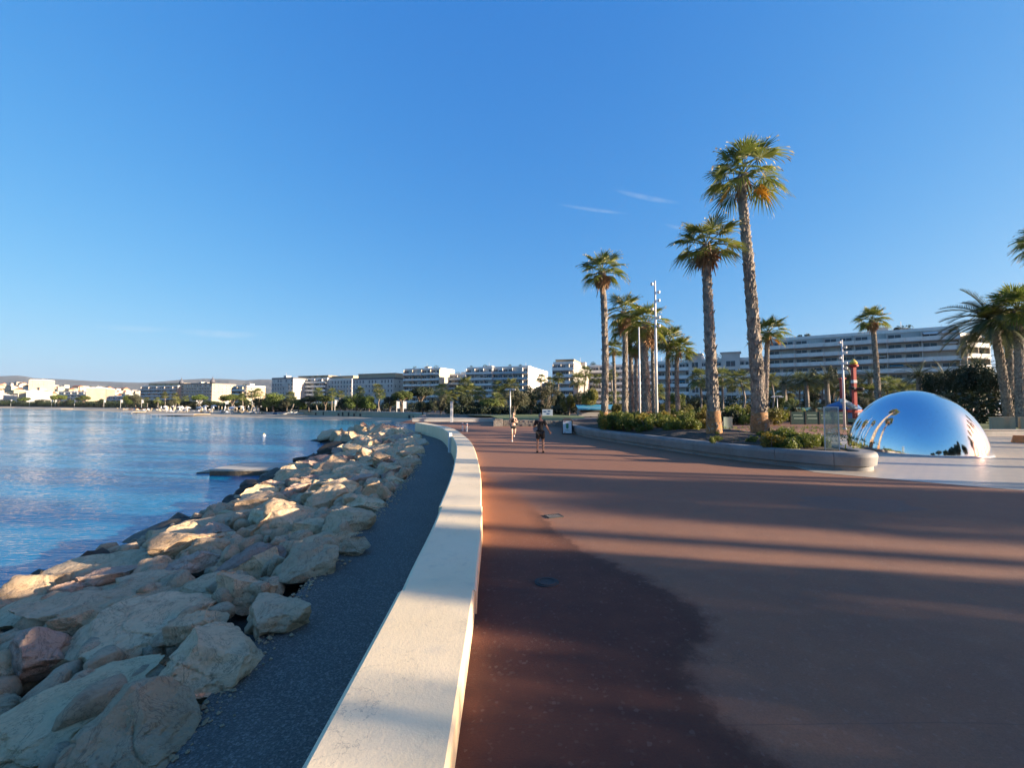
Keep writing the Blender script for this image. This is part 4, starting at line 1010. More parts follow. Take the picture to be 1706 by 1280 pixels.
building('white balcony block with dark recessed loggias in the middle of the seafront', 489, 545, None, 633, 20, 7, 9, 'balcony', 112, 'white_wall', attic=(2.5, 2))
building('pale blue shaded classical corner block with a small turret, end of the white row', 452, 488, None, 632, 20, 7, 8, 'classic', 112, 'white_wall', roof='slate')
building('low cream building with a flat sunlit face left of the white row', 388, 411, 442, 645, 16, 5, 5, 'balcony', 112, 'cream_wall', ebays=2, maxdep=80)
rc, Lc, Dc, Hc = building('grand cream hotel with two small corner domes on the left seafront', 297, 353, 393, 641, 22, 7, 13, 'classic', 112, 'cream_wall', ebays=6, maxdep=80, roof='slate')
for (x, y) in ((1.5, 1.5), (Lc - 1.5, 1.5)):
    mb = MB(); mb.lathe([(2.2, Hc + .23), (2.2, Hc + 1.5), (2.4, Hc + 1.6), (2.1, Hc + 2.8), (1.2, Hc + 4.4), (.45, Hc + 5.6), (.3, Hc + 6.4), (.1, Hc + 6.8), (.06, Hc + 8.5)], 14, (x, y, 0)); mb.build('corner_dome', M['slate'], rc, True)
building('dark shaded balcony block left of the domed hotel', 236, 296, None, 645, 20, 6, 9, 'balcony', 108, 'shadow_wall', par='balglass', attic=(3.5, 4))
building('long sunlit cream block with horizontal terraces on the left seafront', 168, 238, None, 646, 22, 6, 10, 'balcony', 150, 'cream_wall', dA=600, par='bal_white')
building('tall sunlit cream end block beside the long terraced block', 151, 168, None, 646, 20, 6, 4, 'balcony', 140, 'cream_wall', dA=520)
building('low dark glazed building among the trees in front of the terraced block', 180, 206, None, 656, 10, 3, 6, 'balcony', 104, 'shadow_wall', dA=470, par='balglass')
building('shaded blue grey block between the trees and the terraced block', 97, 147, None, 650, 17, 5, 9, 'balcony', 100, 'shadow_wall', dA=560, par='balglass')
building('square sunlit white block below the slim tower on the far left', 52, 62, None, 649, 20, 6, 3, 'classic', 150, 'cream_wall', dA=640)
building('second square sunlit white block below the slim tower', 64, 78, None, 649, 19, 6, 4, 'classic', 150, 'white_wall', dA=630)
building('slim tower block rising above the far left rooftops', 63, 70, 77, 634, 22, 8, 4, 'balcony', 150, 'warm_wall', dA=880, base=26)
building('plain white hall with a flat face at the far left shore', 5, 26, None, 653, 14, 3, 4, 'classic', 150, 'white_wall', dA=640)
building('small house with a red tiled roof between the big blocks', 893, 922, None, 645, 9, 3, 4, 'classic', 112, 'white_wall', dA=190, roof='slate')
mb = MB(); A = at(888, 186, 9); B = at(924, 180, 9)
root = [o for o in COL.objects if o.get('label', '').startswith('small house with a red')][0]
mb.add([(-1, -1, 8.6), (9.5, -1, 8.6), (9.5, 15, 8.6), (-1, 15, 8.6), (2.5, 6, 12), (6, 6, 12)], [(0, 1, 5, 4), (1, 2, 5), (2, 3, 4, 5), (3, 0, 4)]); mb.build('tiled_roof', M['tile'], root)

# hillside houses on the far left: one proto per kind, copied
HP = []
for k, (wm, rm) in enumerate((('white_wall', 'tile'), ('cream_wall', 'tile'), ('warm_wall', 'roofgrey'), ('white_wall', 'roofgrey'))):
    mb = MB(); mb.box((-6, -4, -4), (6, 4, 6), 0)
    if rm == 'tile': mb.add([(-6.5, -4.5, 6), (6.5, -4.5, 6), (6.5, 4.5, 6), (-6.5, 4.5, 6), (-6.5, 0, 8.4), (6.5, 0, 8.4)], [(0, 1, 5, 4), (2, 3, 4, 5), (0, 4, 3), (1, 2, 5)], 1)
    else: mb.box((-6.3, -4.3, 6), (6.3, 4.3, 6.5), 1)
    for f in range(2):
        for b in range(4): mb.box((-4.9 + b * 2.8, -4.06, .8 + f * 2.7), (-3.6 + b * 2.8, -4.003, 2.4 + f * 2.7), 2)
    HP.append(mb.mesh('hillside_house', [M[wm], M[rm], M['glass']]))
random.seed(41)
for k in range(150):
    px = random.uniform(-40, 232); q = random.random() ** .8; d = lerp(660, 1120, q); p = at(px, d)
    top = height(interp([(-400, 640), (-100, 641), (0, 643), (30, 640), (60, 643), (100, 645), (160, 648), (230, 654), (330, 662)], px), 1150)
    p.z = max(0, top * ((d - 630) / 520) ** .8) - 1
    kk = random.choice((0, 1, 2, 2, 2, 3, 3, 3)); o = obj('hillside_house', HP[kk], None, p, R(random.uniform(-55, -15))); s = random.uniform(.7, 1.25); o.scale = (s * random.uniform(.8, 1.8), s, s * random.uniform(.8, 1.3))
    tag(o, ('white house with a red tiled roof on the far left hillside', 'cream house with a red tiled roof on the far left hillside', 'beige flat roofed house on the far left hillside', 'white flat roofed house on the far left hillside')[kk], 'house', 'houses on the far left hillside')

# ================================================================== seafront trees and palms
G = 'trees along the seafront road'
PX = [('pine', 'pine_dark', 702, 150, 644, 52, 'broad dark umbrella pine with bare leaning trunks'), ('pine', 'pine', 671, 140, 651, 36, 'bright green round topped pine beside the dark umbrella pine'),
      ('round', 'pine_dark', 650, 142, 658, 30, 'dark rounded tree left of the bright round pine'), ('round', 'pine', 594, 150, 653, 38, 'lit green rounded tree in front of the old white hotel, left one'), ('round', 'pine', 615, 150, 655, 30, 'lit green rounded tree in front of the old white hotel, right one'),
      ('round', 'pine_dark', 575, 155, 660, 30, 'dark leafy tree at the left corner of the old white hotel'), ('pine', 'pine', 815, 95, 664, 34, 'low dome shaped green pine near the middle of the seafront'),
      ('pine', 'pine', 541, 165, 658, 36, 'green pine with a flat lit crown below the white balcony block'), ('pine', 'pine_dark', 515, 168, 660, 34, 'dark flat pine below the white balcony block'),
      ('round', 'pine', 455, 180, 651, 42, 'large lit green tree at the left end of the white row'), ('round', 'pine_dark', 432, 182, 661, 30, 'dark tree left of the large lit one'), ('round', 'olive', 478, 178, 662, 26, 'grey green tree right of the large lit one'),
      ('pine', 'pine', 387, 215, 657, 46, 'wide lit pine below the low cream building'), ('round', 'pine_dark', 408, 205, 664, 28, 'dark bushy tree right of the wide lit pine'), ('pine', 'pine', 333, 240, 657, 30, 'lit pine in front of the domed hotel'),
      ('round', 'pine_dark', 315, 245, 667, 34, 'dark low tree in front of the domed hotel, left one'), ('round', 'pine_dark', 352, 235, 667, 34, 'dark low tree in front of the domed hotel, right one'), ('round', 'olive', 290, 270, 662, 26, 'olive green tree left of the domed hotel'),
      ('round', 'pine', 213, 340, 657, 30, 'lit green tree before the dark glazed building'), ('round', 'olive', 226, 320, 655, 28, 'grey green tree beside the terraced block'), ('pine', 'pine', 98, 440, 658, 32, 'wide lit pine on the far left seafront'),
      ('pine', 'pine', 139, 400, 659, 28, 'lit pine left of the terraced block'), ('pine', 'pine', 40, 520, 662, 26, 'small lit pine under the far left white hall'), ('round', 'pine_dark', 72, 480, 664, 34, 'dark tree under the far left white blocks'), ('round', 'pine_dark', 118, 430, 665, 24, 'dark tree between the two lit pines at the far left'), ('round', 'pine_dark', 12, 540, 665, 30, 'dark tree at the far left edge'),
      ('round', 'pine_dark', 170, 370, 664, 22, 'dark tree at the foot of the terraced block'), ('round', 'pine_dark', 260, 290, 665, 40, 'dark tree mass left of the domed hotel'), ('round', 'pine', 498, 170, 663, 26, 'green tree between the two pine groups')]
for (kd, m, px, d, yt, wp, lb) in PX: tree('pine_tree' if kd == 'pine' else 'leafy_tree', kd, m, px, d, yt, wp, lb, G, -1.0)
G2 = 'trees of the garden in the middle'
for (kd, m, px, d, yt, wp, lb) in (('olive', 'olive', 858, 72, 642, 52, 'wide grey green olive tree behind the running woman'), ('olive', 'pine_dark', 884, 78, 638, 40, 'dark tall olive tree in the middle of the garden'), ('olive', 'olive', 910, 74, 643, 52, 'grey olive tree behind the walking man'),
        ('olive', 'willow', 947, 78, 652, 34, 'small yellowish olive tree left of the weeping tree'), ('round', 'willow', 984, 76, 644, 36, 'yellow green weeping tree left of the slim palm'), ('olive', 'olive', 963, 84, 648, 34, 'grey tree behind the weeping tree'), ('round', 'willow', 1030, 52, 671, 26, 'small round yellow green tree beside the slim palm base'),
        ('round', 'willow', 1110, 60, 668, 30, 'yellow green bushy tree behind the tall white pole'), ('round', 'willow', 1140, 58, 672, 34, 'round yellow green bush tree behind the leaning palm'), ('round', 'pine_dark', 1160, 84, 660, 40, 'dark tree behind the second tallest palm'), ('round', 'pine', 1128, 80, 650, 30, 'light green leafy tree between the small palms'),
        ('round', 'pine_dark', 1355, 105, 606, 30, 'dark pine like tree before the curved building, left one'), ('round', 'pine_dark', 1388, 106, 606, 30, 'dark pine like tree before the curved building, right one'),
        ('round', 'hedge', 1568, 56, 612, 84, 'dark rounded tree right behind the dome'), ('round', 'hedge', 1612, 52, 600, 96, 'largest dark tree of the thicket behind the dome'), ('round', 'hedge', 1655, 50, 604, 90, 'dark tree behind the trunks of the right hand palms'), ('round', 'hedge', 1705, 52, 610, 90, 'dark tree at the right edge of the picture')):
    if m == 'hedge':
        for kk in range(3):
            TK['round'][kk][1].setdefault('hedge', None)
        kk = int(abs(px) * 3 + d) % 3
        if TK['round'][kk][1]['hedge'] is None:
            me = TK['round'][kk][1]['pine_dark'].copy(); me.materials.clear(); me.materials.append(M['hedge']); TK['round'][kk][1]['hedge'] = me
    tree('leafy_tree' if kd == 'round' else 'olive_tree', kd, m, px, d, yt, wp, lb, G2, -.2)
PG = 'fan palms along the seafront'
for (px, d, yt, cr, what) in ((735, 130, 640, 2.6, 'in front of the sunlit stair tower end'), (775, 128, 629, 3.0, 'tallest in front of the dark glazed block'), (765, 120, 643, 2.4, 'lower left neighbour of the tallest before the dark glazed block'), (747, 118, 651, 2.6, 'short and drooping before the dark glazed block'), (783, 126, 640, 2.4, 'right neighbour of the tallest before the dark glazed block'),
        (798, 122, 645, 2.6, 'in front of the block with dark awnings'), (830, 118, 635, 2.2, 'left of the street lamp behind the runner'), (843, 124, 640, 2.2, 'thin, just left of the street lamp top'), (853, 118, 631, 2.6, 'just right of the street lamp top'), (829, 100, 655, 2.2, 'low, right of the dome shaped pine'),
        (902, 150, 624, 2.0, 'silhouetted against the blank sunlit end wall'), (916, 140, 628, 2.2, 'in front of the red tiled roof'), (932, 118, 622, 1.9, 'before the left edge of the narrow dark tower'), (963, 112, 622, 2.6, 'in front of the right part of the narrow dark tower'), (977, 118, 611, 2.3, 'before the sunlit end wall of the narrow tower'), (997, 120, 624, 2.0, 'dark, left of the slim planter palm'), (1020, 120, 616, 2.0, 'right of the slim planter palm trunk'),
        (1023, 110, 652, 2.0, 'short and dark between planter trunks'), (628, 150, 640, 2.2, 'in front of the old white hotel, right one'), (600, 152, 645, 2.2, 'in front of the old white hotel, left one'), (634, 148, 650, 2.2, 'short one in front of the old white hotel'), (567, 160, 651, 2.0, 'at the left corner of the old white hotel'),
        (530, 168, 647, 2.3, 'before the white balcony block, left one'), (553, 165, 647, 2.3, 'before the white balcony block, right one'), (484, 175, 653, 2.4, 'at the right side of the large lit tree'), (490, 172, 662, 2.0, 'short one right of the large lit tree'),
        (429, 190, 648, 2.6, 'tallest before the low cream building'), (418, 192, 651, 2.4, 'left neighbour of the tallest before the low cream building'), (403, 200, 656, 2.4, 'low before the low cream building'), (445, 186, 656, 2.2, 'beside the large lit tree, left side'),
        (292, 265, 655, 2.6, 'at the left corner of the domed hotel'), (309, 255, 660, 2.4, 'short before the domed hotel'), (274, 275, 654, 2.6, 'tall left of the domed hotel'), (262, 285, 663, 2.4, 'short left of the domed hotel'), (245, 300, 663, 2.4, 'before the dark shaded balcony block'), (296, 262, 664, 2.2, 'short at the left corner of the domed hotel')):
    far_palm(px, d, yt, cr, 'seafront fan palm ' + what, PG, base_z=-.9, trunk=1.0)
for (px, d, yt, cr, kd, what) in ((1168, 82, 615, 2.6, 'fan', 'left of the second tallest palm trunk'), (1204, 84, 613, 2.6, 'fan', 'between the two tallest palm trunks, left one'), (1233, 80, 618, 2.7, 'fan', 'between the two tallest palm trunks, right one'), (1285, 82, 622, 1.8, 'fan', 'just right of the tallest palm trunk'),
        (1096, 70, 640, 1.6, 'fan', 'thin, beside the tall white pole'), (1308, 90, 619, 3.2, 'date', 'leftmost of the row before the curved building'), (1345, 88, 616, 3.2, 'date', 'second of the row before the curved building'), (1379, 86, 612, 3.2, 'date', 'third of the row, left of the lamp post'), (1420, 92, 612, 3.0, 'date', 'behind the red ride tower'), (1452, 90, 611, 2.8, 'date', 'left of the lone spiky palm'),
        (1320, 62, 668, 1.7, 'date', 'small and low behind the green fence, left one'), (1357, 64, 666, 1.7, 'date', 'small and low behind the green fence, right one'), (1532, 72, 603, 3.2, 'date', 'rising over the top of the mirror dome'), (1575, 70, 606, 3.0, 'date', 'above the left end of the dark thicket'), (1632, 66, 586, 3.4, 'date', 'above the right end of the dark thicket')):
    far_palm(px, d, yt, cr, ('garden fan palm ' if kd == 'fan' else 'garden date palm ') + what, 'palms of the garden behind the planter', kd, -.1, 1.1)
random.seed(88)
for k in range(16):
    px = lerp(700, 965, (k + random.random() * .7) / 16); d = random.uniform(98, 122); yt = random.uniform(651, 668)
    tree('leafy_tree', random.choice(('round', 'olive', 'round')), random.choice(('pine_dark', 'olive', 'pine_dark')), px, d, yt, random.uniform(20, 32), 'dark mid sized tree in the belt below the middle seafront palms', 'dark trees of the middle belt', -.6)
for k in range(12):
    px = lerp(1276, 1556, (k + random.random() * .6) / 12); d = random.uniform(84, 102); yt = random.uniform(620, 642)
    far_palm(px, d, yt, random.uniform(2.2, 2.9), 'green fan palm crowding the foot of the curved balcony building', 'fan palms below the curved building', 'fan', -.2, 1.0)
for k in range(9):
    px = lerp(1285, 1550, (k + random.random() * .6) / 9); d = random.uniform(80, 96); yt = random.uniform(650, 664)
    tree('leafy_tree', 'round', random.choice(('pine_dark', 'pine', 'olive')), px, d, yt, random.uniform(24, 36), 'bushy tree among palms at the foot of the curved balcony building', 'bushy trees below the curved building', -.2)
# hedges that close the view under the trees
for (a, b, th, h, lb, sd) in (((at(690, 150, -.8)), at(860, 118, -.6), 4, 3.6, 'long dark hedge under the palms in the middle of the seafront', 1), (at(555, 170, -1), at(690, 152, -.9), 4, 3.2, 'dark hedge under the round trees before the old white hotel', 2), (at(440, 200, -1), at(555, 172, -1), 4, 3.5, 'dark hedge below the white row', 3),
        (at(250, 320, -1), at(440, 205, -1), 5, 4, 'dark hedge below the domed hotel', 4), (at(-10, 600, -1), at(250, 330, -1), 7, 5.5, 'long dark tree belt on the far left shore', 5), (at(745, 94, -.4), at(940, 90, -.3), 2, 2.1, 'low dark hedge across the far end of the lawn', 10), (at(930, 100, -.4), at(1100, 96, -.4), 3, 3.0, 'dark hedge behind the planter palms', 6), (at(1110, 92, -.3), at(1300, 96, -.3), 3, 4.2, 'tall dark hedge between the two tallest palms', 7), (at(1295, 100, -.3), at(1560, 92, -.3), 3, 3.6, 'dark hedge in front of the curved building', 8), (at(1530, 50, 0), at(1720, 44, 0), 2.5, 3.4, 'dark hedge closing the thicket right of the dome', 9)):
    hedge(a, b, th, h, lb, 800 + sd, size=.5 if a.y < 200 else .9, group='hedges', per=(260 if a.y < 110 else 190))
# ================================================================== street furniture
def stone_wall(a, b, th, h, label, mat, name='stone_wall', seed=1, courses=3):
    a, b = Vector(a), Vector(b); L = (b - a).length; ang = math.atan2(b.y - a.y, b.x - a.x); rnd = random.Random(seed); mb = MB()
    mb.box((0, .06, -.3), (L, th - .06, h - .03))
    ch = h / courses
    for c in range(courses):
        x = 0
        while x < L:
            w_ = ch * rnd.uniform(.8, 2.0); x1 = min(L, x + w_)
            for (y0, y1) in ((rnd.uniform(-.03, .03), .12), (th - .12, th + rnd.uniform(-.03, .03))):
                mb.box((x + .015, y0, c * ch + .012), (x1 - .015, y1, (c + 1) * ch - .012 + (rnd.uniform(-.02, .05) if c == courses - 1 else 0)))
            x = x1
    return tag(mb.build(name, M[mat], None, False, a, ang), label, 'wall')
stone_wall((-.85, 43.6, 0), (5.2, 43.0, 0), .6, .58, 'rough stone retaining wall below the lawn behind the two people', 'gabion', seed=3)
mb = MB(); mb.box((-.45, -.3, 0), (.45, .4, .62)); mb.box((-.3, -.34, .62), (.4, .3, .7)); tag(mb.build('stone_block', M['gabion'], None, False, (-1.35, 43.6, 0)), 'large squared stone block at the left end of the rough stone wall', 'stone block')
sheet('lawn', [[Vector((-.7, 44.1, .54)), Vector((5.0, 43.6, .54)), Vector((8, 48.5, .5))], [Vector((-3, 62, .5)), Vector((4, 62, .5)), Vector((10, 62, .4))], [Vector((-9, 82, .1)), Vector((4, 82, .3)), Vector((12, 82, .1))]], M['lawn'])
sheet('garden_lawn', [[Vector((29, 31.2, .2)), Vector((42, 31.5, .2)), Vector((80, 33, .2))], [Vector((42, 60, .2)), Vector((48, 60, .2)), Vector((95, 60, .2))]], M['lawn'])
mb = MB()
t = empty('low_parapet', (-12.2, 54.5, 0), 0, 'long low sunlit parapet closing the far end of the promenade', 'wall')
mb = MB(); mb.box((0, 0, -.1), (10.6, .5, .34)); mb.build('base', M['white_wall'], t); mb = MB(); mb.box((-.05, -.06, .343), (10.65, .56, .43)); mb.build('coping', M['white_wall'], t)
stone_wall((-15.5, 80, -.4), (-1.5, 76, -.2), .5, .75, 'grey stone wall crossing behind the low sunlit parapet', 'gabion', seed=4, courses=3)
t = empty('kerb', (24, 30, 0), R(2), 'low grey kerb edging the lawn behind the mirror dome', 'kerb')
mb = MB(); mb.box((0, 0, -.1), (56, .35, .38)); mb.build('kerb_body', M['planter'], t); mb = MB(); mb.box((-.02, -.05, .383), (56.02, .4, .45)); mb.build('coping', M['planter'], t)
# retaining wall of the near bay with doors
A, B = at(478, 181, -2.0), at(712, 113, -2.0)
pts = [at(px, interp(CB, px) - .15, -2.1) for px in (480, 520, 560, 600, 640, 670, 690, 712)]
t = empty('quay_wall', (0, 0, 0), 0, 'pale retaining wall with small dark doors behind the near beach', 'wall')
mb = sweep(pts, [(-.3, -.2), (-.3, 1.62), (.3, 1.62), (.3, -.2)]); mb.build('wall_body', M['cream_wall'], t)
mb = sweep(pts, [(-.4, 1.624), (-.4, 1.8), (.4, 1.8), (.4, 1.624)]); mb.build('coping', M['white_wall'], t)
for px in (528, 541, 566, 573, 583, 592, 602, 684, 690):
    for (p, q) in zip((480, 520, 560, 600, 640, 670, 690), (520, 560, 600, 640, 670, 690, 712)):
        if p <= px < q:
            a = at(p, interp(CB, p) - .15); b = at(q, interp(CB, q) - .15); c = a.lerp(b, (px - p) / (q - p)); an = math.atan2(b.y - a.y, b.x - a.x)
            wd = .8 if px % 2 else 1.1; mb = MB(); mb.box((-wd / 2, -.36, -2.05), (wd / 2, -.303, -.75 if px % 2 else -1.1)); mb.build('door', M['dark'], t, False, (c.x, c.y, 0), an)

def lamp_post(px, d, ytop, r, label, kind='double', base_z=0, group='lamp posts'):
    h = height(ytop, d) - base_z; t = empty('lamp_post', at(px, d, base_z), R(-10), label, 'lamp post', group)
    mb = MB(); mb.tube([(0, 0, 0), (0, 0, h * .5), (0, 0, h)], [r, r * .85, r * .6], 12); mb.build('pole', M['white' if kind != 'double' else 'steel'], t, True)
    mb = MB(); mb.lathe([(r * 2, 0), (r * 2, .06), (r * 1.2, .14)], 12); mb.build('base_plate', M['steel'], t)
    if kind == 'double':
        mb = MB(); mb.tube([(-.5, 0, h), (.5, 0, h)], .04, 6); mb.build('cross_arm', M['steel'], t)
        for s in (-1, 1):
            mb = MB(); mb.box((-.22, -.16, -.16), (.22, .16, -.05)); mb.box((-.17, -.12, -.19), (.17, .12, -.161)); mb.build('lamp_head', M['white'], t, False, (s * .42, 0, h))
    if kind == 'spots':
        for k in range(6):
            z = h - .25 - k * h * .058; s = (-1) ** k; mb = MB(); x = .34 if k % 3 else -.3
            mb.tube([(0, 0, z), (x * .55, -.06, z)], .025, 6); mb.lathe([(.03, -.1), (.09, -.07), (.1, .08), (.09, .1)], 10, (x * .7, -.08, z)); mb.build('spotlight', M['white'], t)
    return t
lamp_post(1094, 31, 468, .10, 'tall white pole with a cluster of spotlights at its top among the planter palms', 'spots', .6)
lamp_post(1066, 30, 545, .07, 'shorter plain white pole left of the spotlight pole in the planter', 'plain', .6)
lamp_post(1406, 38, 566, .10, 'white lamp pole with small side spotlights just left of the mirror dome', 'spots', 0)
lamp_post(850, 52, 648, .10, 'street lamp with two small heads behind the running woman', 'double', 0)
lamp_post(1295, 52, 660, .05, 'thin dark lamp post behind the tallest palm', 'double', 0)
t = empty('white_post', at(752.5, 53, 0), 0, 'slim white post standing at the end of the promenade', 'post')
mb = MB(); mb.box((-.15, -.1, 0), (.15, .1, 2.45)); mb.build('post_body', M['white'], t); mb = MB(); mb.box((-.18, -.13, 2.453), (.18, .13, 2.52)); mb.build('cap', M['steel'], t)
for px, d, lb in ((767, 36, 'left'), (774, 35, 'right')):
    t = empty('bollard', at(px + 4, d, 0), 0, lb + ' one of two short white posts beside the sea wall', 'bollard', 'white posts beside the wall')
    mb = MB(); mb.lathe([(.07, 0), (.07, .62), (.05, .66)], 10); mb.build('post', M['white'], t); mb = MB(); mb.lathe([(.075, .5), (.075, .58)], 10); mb.build('red_band', M['red'], t)
t = empty('wall_end_post', (wr_x(27.3) - .86, 27.1, -.75), R(18), 'pale upright slab standing against the inner face of the sea wall', 'post')
mb = MB(); mb.box((-.09, -.28, 0), (.09, .12, 1.2)); mb.build('slab', M['white'], t)
# litter bin with a poster
d = ground_d(724); t = empty('litter_bin', at(945, d + .3), R(-8), 'dark litter bin with a pale poster showing a green figure, at the planter end', 'bin')
mb = MB(); mb.box((-.38, -.3, .05), (.38, .42, 1.0)); mb.box((-.34, -.26, 0), (.34, .38, .05)); mb.build('body', M['dark'], t)
mb = MB(); mb.add([(-.42, -.34, 1.0), (.42, -.34, 1.0), (.42, .46, 1.0), (-.42, .46, 1.0), (-.2, -.1, 1.16), (.2, -.1, 1.16), (.2, .22, 1.16), (-.2, .22, 1.16)], [(0, 3, 2, 1), (4, 5, 6, 7), (0, 1, 5, 4), (1, 2, 6, 5), (2, 3, 7, 6), (3, 0, 4, 7)]); mb.build('lid', M['dark'], t)
mb = MB(); mb.box((-.31, -.325, .08), (.31, -.303, .96)); po = mb.build('poster', M['poster'], t)
mb = MB(); mb.lathe([(.035, 0), (.09, .04), (.1, .16), (.07, .2), (.11, .26), (.1, .33), (.04, .35)], 10, (0, 0, 0)); o = mb.build('green_figure', M['green_ink'], po, True); o.location = (0, -.326, .42); o.scale = (1, .03, 1)
mb = MB(); mb.box((-.26, -.332, .89), (-.18, -.3255, .93)); mb.box((-.15, -.332, .89), (-.1, -.3255, .93)); mb.box((-.24, -.332, .11), (-.12, -.3255, .15)); mb.build('red_mark', M['red'], po)
mb = MB(); mb.box((-.16, -.332, .30), (.16, -.3255, .315)); mb.box((-.12, -.332, .265), (.12, -.3255, .28)); mb.box((-.05, -.332, .345), (.05, -.3255, .365)); mb.build('text_line', M['green_ink'], po)
# billboard, kiosk, fence, ride
t = empty('billboard', at(912, 62, .3), R(-8), 'pale blue billboard on two legs behind the walking man', 'billboard')
mb = MB(); mb.box((-.72, -.05, .25), (.72, .05, 1.12)); mb.build('panel', M['poster'], t)
mb = MB(); mb.box((-.55, -.06, .72), (-.15, -.0505, .9)); mb.box((.05, -.06, .78), (.4, -.0505, .95)); mb.box((-.1, -.06, .42), (.3, -.0505, .6)); mb.build('blue_print', M['blue'], t)
for s in (-.6, .6):
    mb = MB(); mb.box((s - .04, -.04, -.3), (s + .04, .04, .25)); mb.build('leg', M['steel'], t)
for (px, w_, d, lb) in ((985, 4.2, 74, 'market kiosk with a turquoise awning left of the slim planter palm'), (1012, 2.8, 78, 'smaller kiosk with a blue turquoise roof right of the slim planter palm')):
    t = empty('kiosk', at(px, d, .1), 0, lb, 'kiosk')
    mb = MB(); mb.box((-w_ / 2, 0, 0), (w_ / 2, 2, 1.5)); mb.build('body', M['shadow_wall'], t)
    mb = MB(); mb.add([(-w_ / 2 - .2, -.9, 1.25), (w_ / 2 + .2, -.9, 1.25), (w_ / 2 + .2, 2.2, 1.95), (-w_ / 2 - .2, 2.2, 1.95), (-w_ / 2 - .2, -.9, 1.1), (w_ / 2 + .2, -.9, 1.1)], [(0, 1, 2, 3), (4, 5, 1, 0)]); mb.build('awning', M['teal'], t)
    mb = MB(); mb.box((-w_ / 2 + .3, -.03, .7), (w_ / 2 - .3, -.003, 1.2)); mb.build('counter_opening', M['dark'], t)
for k, px in enumerate((1329, 1352, 1375, 1398)):
    t = empty('fence_panel', at(px, 47, 0), R(-6), 'dark green fence panel, %s in the row left of the mirror dome' % ('first', 'second', 'third', 'fourth')[k], 'fence panel', 'dark green fence panels')
    mb = MB(); mb.box((-.72, -.03, .05), (.72, .03, 1.35)); mb.build('panel', M['green'], t)
    mb = MB(); mb.box((-.5, -.04, .95), (.4, -.0305, 1.05)); mb.box((-.45, -.04, .6), (.5, -.0305, .72)); mb.build('pale_stripe', M['ltgreen'], t)
    for s in (-.73, .73):
        mb = MB(); mb.box((s - .04, -.05, 0), (s + .04, .05, 1.42)); mb.build('post', M['dark'], t)
t = empty('utility_cabinet', at(1178, 33.5, 0), R(-10), 'dark green electric cabinet with pale louvres left of the second tallest palm base', 'cabinet')
mb = MB(); mb.box((-.42, -.2, 0), (.42, .25, 1.25)); mb.build('body', M['green'], t)
for k in range(3):
    mb = MB(); mb.box((-.28, -.22, .75 + k * .14), (.2, -.203, .82 + k * .14)); mb.build('louvre', M['ltgreen'], t)
t = empty('green_board', at(1212, 33, 0), R(10), 'pale green upright board between the two tallest palm bases', 'board')
mb = MB(); mb.box((-.36, -.03, .35), (.36, .03, 1.22)); mb.build('panel', M['ltgreen'], t); mb = MB(); mb.box((-.3, -.04, 0), (-.24, .04, .35)); mb.box((.24, -.04, 0), (.3, .04, .35)); mb.build('feet', M['steel'], t)
for (px, lb) in ((1655, 'left'), (1673, 'right')):
    t = empty('utility_cabinet', at(px + 4, 34.5, .2), R(-30), lb + ' half of the cream electric cabinet pair on the lawn behind the dome', 'cabinet', 'cream cabinets')
    mb = MB(); mb.box((-.36, -.22, 0), (.36, .22, .92)); mb.box((-.38, -.24, .92), (.38, .24, .97)); mb.build('body', M['cream_wall'], t)
    mb = MB(); mb.box((-.3, -.235, .08), (-.01, -.2205, .86)); mb.box((.01, -.235, .08), (.3, -.2205, .86)); mb.build('door', M['cream_wall'], t)
t = empty('utility_cabinet', at(1708, 34, .2), R(-30), 'cream cabinet at the right picture edge beside the pale palm trunk', 'cabinet', 'cream cabinets')
mb = MB(); mb.box((-.36, -.22, 0), (.36, .22, .92)); mb.box((-.38, -.24, .92), (.38, .24, .97)); mb.build('body', M['cream_wall'], t)
t = empty('road_barrier', at(1704, 25.0, 0), R(-40), 'bright orange plastic barrier block at the right edge beyond the dome', 'barrier')
mb = MB(); mb.add([(-.5, -.22, 0), (.5, -.22, 0), (.5, .22, 0), (-.5, .22, 0), (-.42, -.08, .42), (.42, -.08, .42), (.42, .08, .42), (-.42, .08, .42)], [(0, 3, 2, 1), (4, 5, 6, 7), (0, 1, 5, 4), (1, 2, 6, 5), (2, 3, 7, 6), (3, 0, 4, 7)]); mb.build('body', M['orange'], t)
# fairground ride: red masts with blue tubs
t = empty('fairground_ride', at(1424, 60, 0), 0, 'red fairground ride mast with a golden cap left of the mirror dome', 'ride')
H = height(600, 60)
mb = MB(); mb.box((-.2, -.22, 0), (.2, .22, H - 1)); mb.build('mast', M['red'], t)
mb = MB(); mb.lathe([(.3, H - 1), (.55, H - .9), (.58, H - .7), (.4, H - .6)], 12); mb.build('collar', M['red'], t)
mb = MB(); mb.lathe([(.4, H - .6), (.5, H - .4), (.28, H - .1), (.08, H + .1)], 12); mb.build('golden_cap', M['yellow'], t)
for (x, z) in ((-.55, 4.05), (.6, 3.95)):
    mb = MB(); mb.lathe([(.2, 0), (.42, .15), (.42, .35), (.2, .45)], 12, (x, -.3, z)); mb.build('black_drum', M['dark'], t)
mb = MB(); mb.box((-.24, -.26, 5.0), (.24, .26, 5.4)); mb.build('white_band', M['white'], t)
